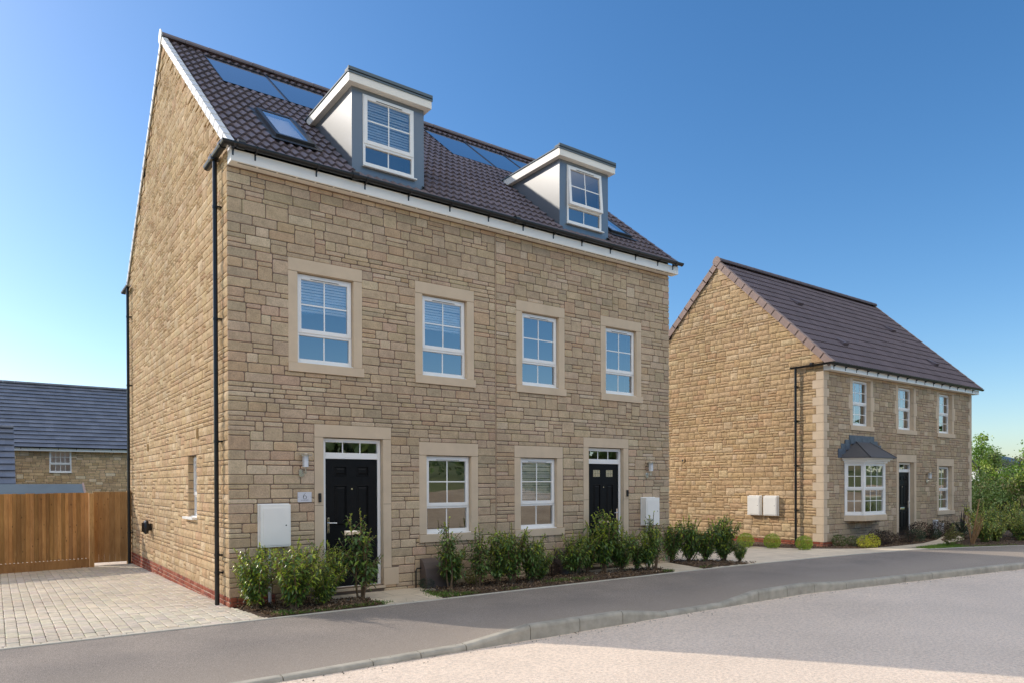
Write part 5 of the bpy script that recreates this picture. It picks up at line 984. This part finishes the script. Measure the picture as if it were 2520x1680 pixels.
def tree(p, h, cr, name, label, seed, cols, base=.12, nl=4200, LL=.13, sx=1.0, clusters=34, mat='leafm', group=None):
    t = thing(name, p, label, 'tree', group); r = random.Random(seed); tm = MB(); lm = MB(); P = Vector(p)
    top = P + Vector((r.uniform(-.2, .2), r.uniform(-.2, .2), h * .82)); tr = [P + (top - P) * q / 6 + rv3(r) * h * .012 for q in range(7)]; tr[0].z = p[2] - .1; tm.tube(tr, [h * .018 * (1 - q / 7.2) + .008 for q in range(7)], 8)
    for k in range(clusters):
        v = rv3(r); zt = r.random() ** .85; prof = math.sin(math.pi * min(1, .12 + zt * .9)) ** .7; cz = h * (base + (1 - base) * zt * .95); rad = cr * prof * r.uniform(.35, 1.0); a = r.uniform(0, 6.28); c = P + Vector((math.cos(a) * rad * sx, math.sin(a) * rad, cz)); s0 = tr[min(6, int(max(0, (cz / h - .25)) * 6.5))]
        tm.tube([s0, (s0 + c) / 2 + Vector((0, 0, -.03 * h)), c], [h * .006, h * .004, .006], 5); cs = cr * r.uniform(.20, .42); cc = r.choices([q[0] for q in cols], [q[1] for q in cols])[0]
        for q in range(nl // clusters): pp = c + Vector((r.gauss(0, cs), r.gauss(0, cs), r.gauss(0, cs * .75))) * .62; leaf(lm, pp, rv3(r) + Vector((0, 0, -.2)), rv3(r), LL * r.uniform(.6, 1.3), LL * .55, mkcol(r, cc, .3), .2)
    tm.build('trunk', 'trunk', t); lm.build('crown', mat, t); return t
LG = [((.30, .44, .07), 4), ((.20, .33, .05), 3), ((.40, .48, .10), 2)]; DG = [((.10, .17, .05), 4), ((.16, .23, .07), 3), ((.22, .20, .09), 1.5)]
def atx(x, wd, z=-.15): q = at_w(x, 1190, wd); return (q.x, q.y, z)
tree(atx(2418, 38), 4.5, 1.1, 'birch_tree', 'light green tree rising directly behind the detached house', 61, LG, nl=3800, clusters=46)
tree(atx(2444, 36), 3.4, .95, 'birch_tree', 'shorter light green tree right of the tallest one', 62, LG + DG, nl=2800, clusters=40, sx=1.1)
tree(atx(2512, 40), 3.3, 1.2, 'hawthorn_tree', 'dark thin leaved tree at the right edge', 63, DG + LG[:1], nl=2800, clusters=50)
tree(atx(2480, 42), 2.7, 1.1, 'hawthorn_tree', 'dark open tree in front of the far white building', 64, DG, nl=2600)
tree(atx(2552, 30), 3.6, .9, 'maple_tree', 'bright leafed tree cut by the right edge above the others', 65, LG, nl=3600)
for i, (x, wd, h, lab) in enumerate([(2405, 33, 2.0, 'dark bush between the house corner and the laurels'), (2440, 32, 1.9, 'dark bush behind the leafless shrub'), (2478, 31, 2.0, 'dark bush below the far white building'), (2515, 30, 2.2, 'dark bush at the right edge behind the laurels'), (2550, 33, 2.6, 'dark bush outside the bend at the right edge'), (2425, 36, 2.6, 'bush under the tallest light green tree')]): tree(atx(x, wd), h, 1.05, 'wild_bush', lab, 70 + i, DG + [((.16, .24, .05), 2)], nl=2400, base=.04, clusters=34, LL=.11, group='wild bushes beyond the bend')
B = thing('distant_building', (58, 55, -.2), 'white building with dark roof seen through the trees on the right', 'building'); q = at_w(2474, 1190, 82); mb = MB(); mb.box(q.x - 2.4, q.x + 3.0, q.y - 3, q.y + 5, -.2, 3.5); mb.build('wall', 'white', B)
mb = MB(); mb.prism([(-3.3, 3.45), (1, 4.8), (5.3, 3.45)], q.x - 2.6, q.x + 3.2, lambda p, t: (t, q.y + p[0], p[1])); mb.build('roof', 'darkgrey', B)
for k in range(3):
    for z in (.8, 2.3): mb = MB(); mb.box(q.x - 1.8 + k * 1.7, q.x - 1.0 + k * 1.7, q.y - 3.03, q.y - 2.98, z, z + .8); mb.build('window', 'darkgrey', B)
# grass: verge by the far drive and tufts along the bed edges
gm = MB(); rng = random.Random(90)
def blade(x, y, z, h, c): a = rng.uniform(0, 6.28); w_ = rng.uniform(.003, .006); dx, dy = math.cos(a), math.sin(a); lx, ly = rng.uniform(-.5, .5) * h, rng.uniform(-.5, .5) * h; gm.add([(x - dx * w_, y - dy * w_, z), (x + dx * w_, y + dy * w_, z), (x + lx * .5 + dx * w_ * .6, y + ly * .5 + dy * w_ * .6, z + h * .6), (x + lx, y + ly, z + h)], [(0, 1, 2), (0, 2, 3)], c)
def patch(x, y, rx, ry, n, h, z=-.12):
    for _ in range(n): blade(x + rng.gauss(0, rx), y + rng.gauss(0, ry), z, rng.uniform(.4, 1) * h, mkcol(rng, rng.choice([(.14, .24, .04), (.22, .32, .06), (.10, .18, .03)])))
for a in ((.42, -1.12, .09, .05, 160, .07), (.62, -1.18, .10, .03, 160, .05), (.95, -1.20, .16, .02, 120, .04), (1.55, -1.17, .22, .03, 320, .055), (1.88, -1.10, .06, .06, 130, .06), (3.08, -1.0, .12, .12, 420, .07), (3.35, -1.16, .18, .04, 260, .06), (3.05, -.62, .05, .10, 120, .05), (4.4, -1.15, .1, .04, 90, .05), (5.6, -.95, .18, .05, 260, .08), (6.1, -1.0, .15, .05, 150, .07), (8.35, -1.15, .10, .04, 110, .06), (9.6, -1.12, .1, .03, 70, .05)): patch(*a)
for _ in range(5200):
    u, v = rng.random(), rng.random(); x = 17.95 + 3.1 * u; lo = yi(x) + .06; hi = interp(x, [(17.9, -1.70), (18.7, -1.70), (20.2, -1.64), (21.2, -1.5)]); blade(x, lo + (hi - lo) * v, -.14, rng.uniform(.03, .07), mkcol(rng, (.20, .32, .05)))
tag(gm.build('grass', 'leafm', None), kind='stuff')
slab('verge', [(17.75, -1.66), (18.6, -2.28), (19.3, -2.5), (21.2, -3.2), (21.2, -1.5), (20.2, -1.66), (18.7, -1.72)], -.136, 'field')
# far-off wood across the street, which the windows reflect, and low hills
def woodland(name, pts, h, n, LL, seed):
    mb = MB(); r = random.Random(seed)
    for _ in range(n):
        t = r.random() * (len(pts) - 1.001); i = int(t); u = t - i; x = pts[i][0] * (1 - u) + pts[i + 1][0] * u; y = pts[i][1] * (1 - u) + pts[i + 1][1] * u; hh = h * (.75 + .25 * math.sin(x * .35 + seed) + .12 * math.sin(x * 1.3)); z = pts[i][2] + hh * r.random() ** .8
        leaf(mb, Vector((x + r.gauss(0, 1.5), y + r.gauss(0, 1.5), z)), rv3(r), rv3(r), LL * r.uniform(.6, 1.4), LL * .7, mkcol(r, r.choice([(.08, .14, .04), (.12, .19, .05), (.05, .09, .03)]), .3), .1)
    return tag(mb.build(name, 'leafm', None), kind='stuff')
woodland('far_wood', [(-70, -46, 4), (-30, -50, 4), (0, -52, 4), (40, -50, 4), (90, -48, 4), (150, -30, 4)], 7, 9000, 1.3, 3)
woodland('hillside_scrub', [(-40, -27, 2.0), (-10, -25, 1.5), (8, -30, 2.4), (20, -24, 1.4), (50, -29, 2.2), (80, -26, 2)], 1.3, 2600, .35, 7)
woodland('distant_wood', [(60, 150, 0), (110, 130, 0), (170, 100, 0), (230, 60, 0)], 6, 5000, 1.8, 5)
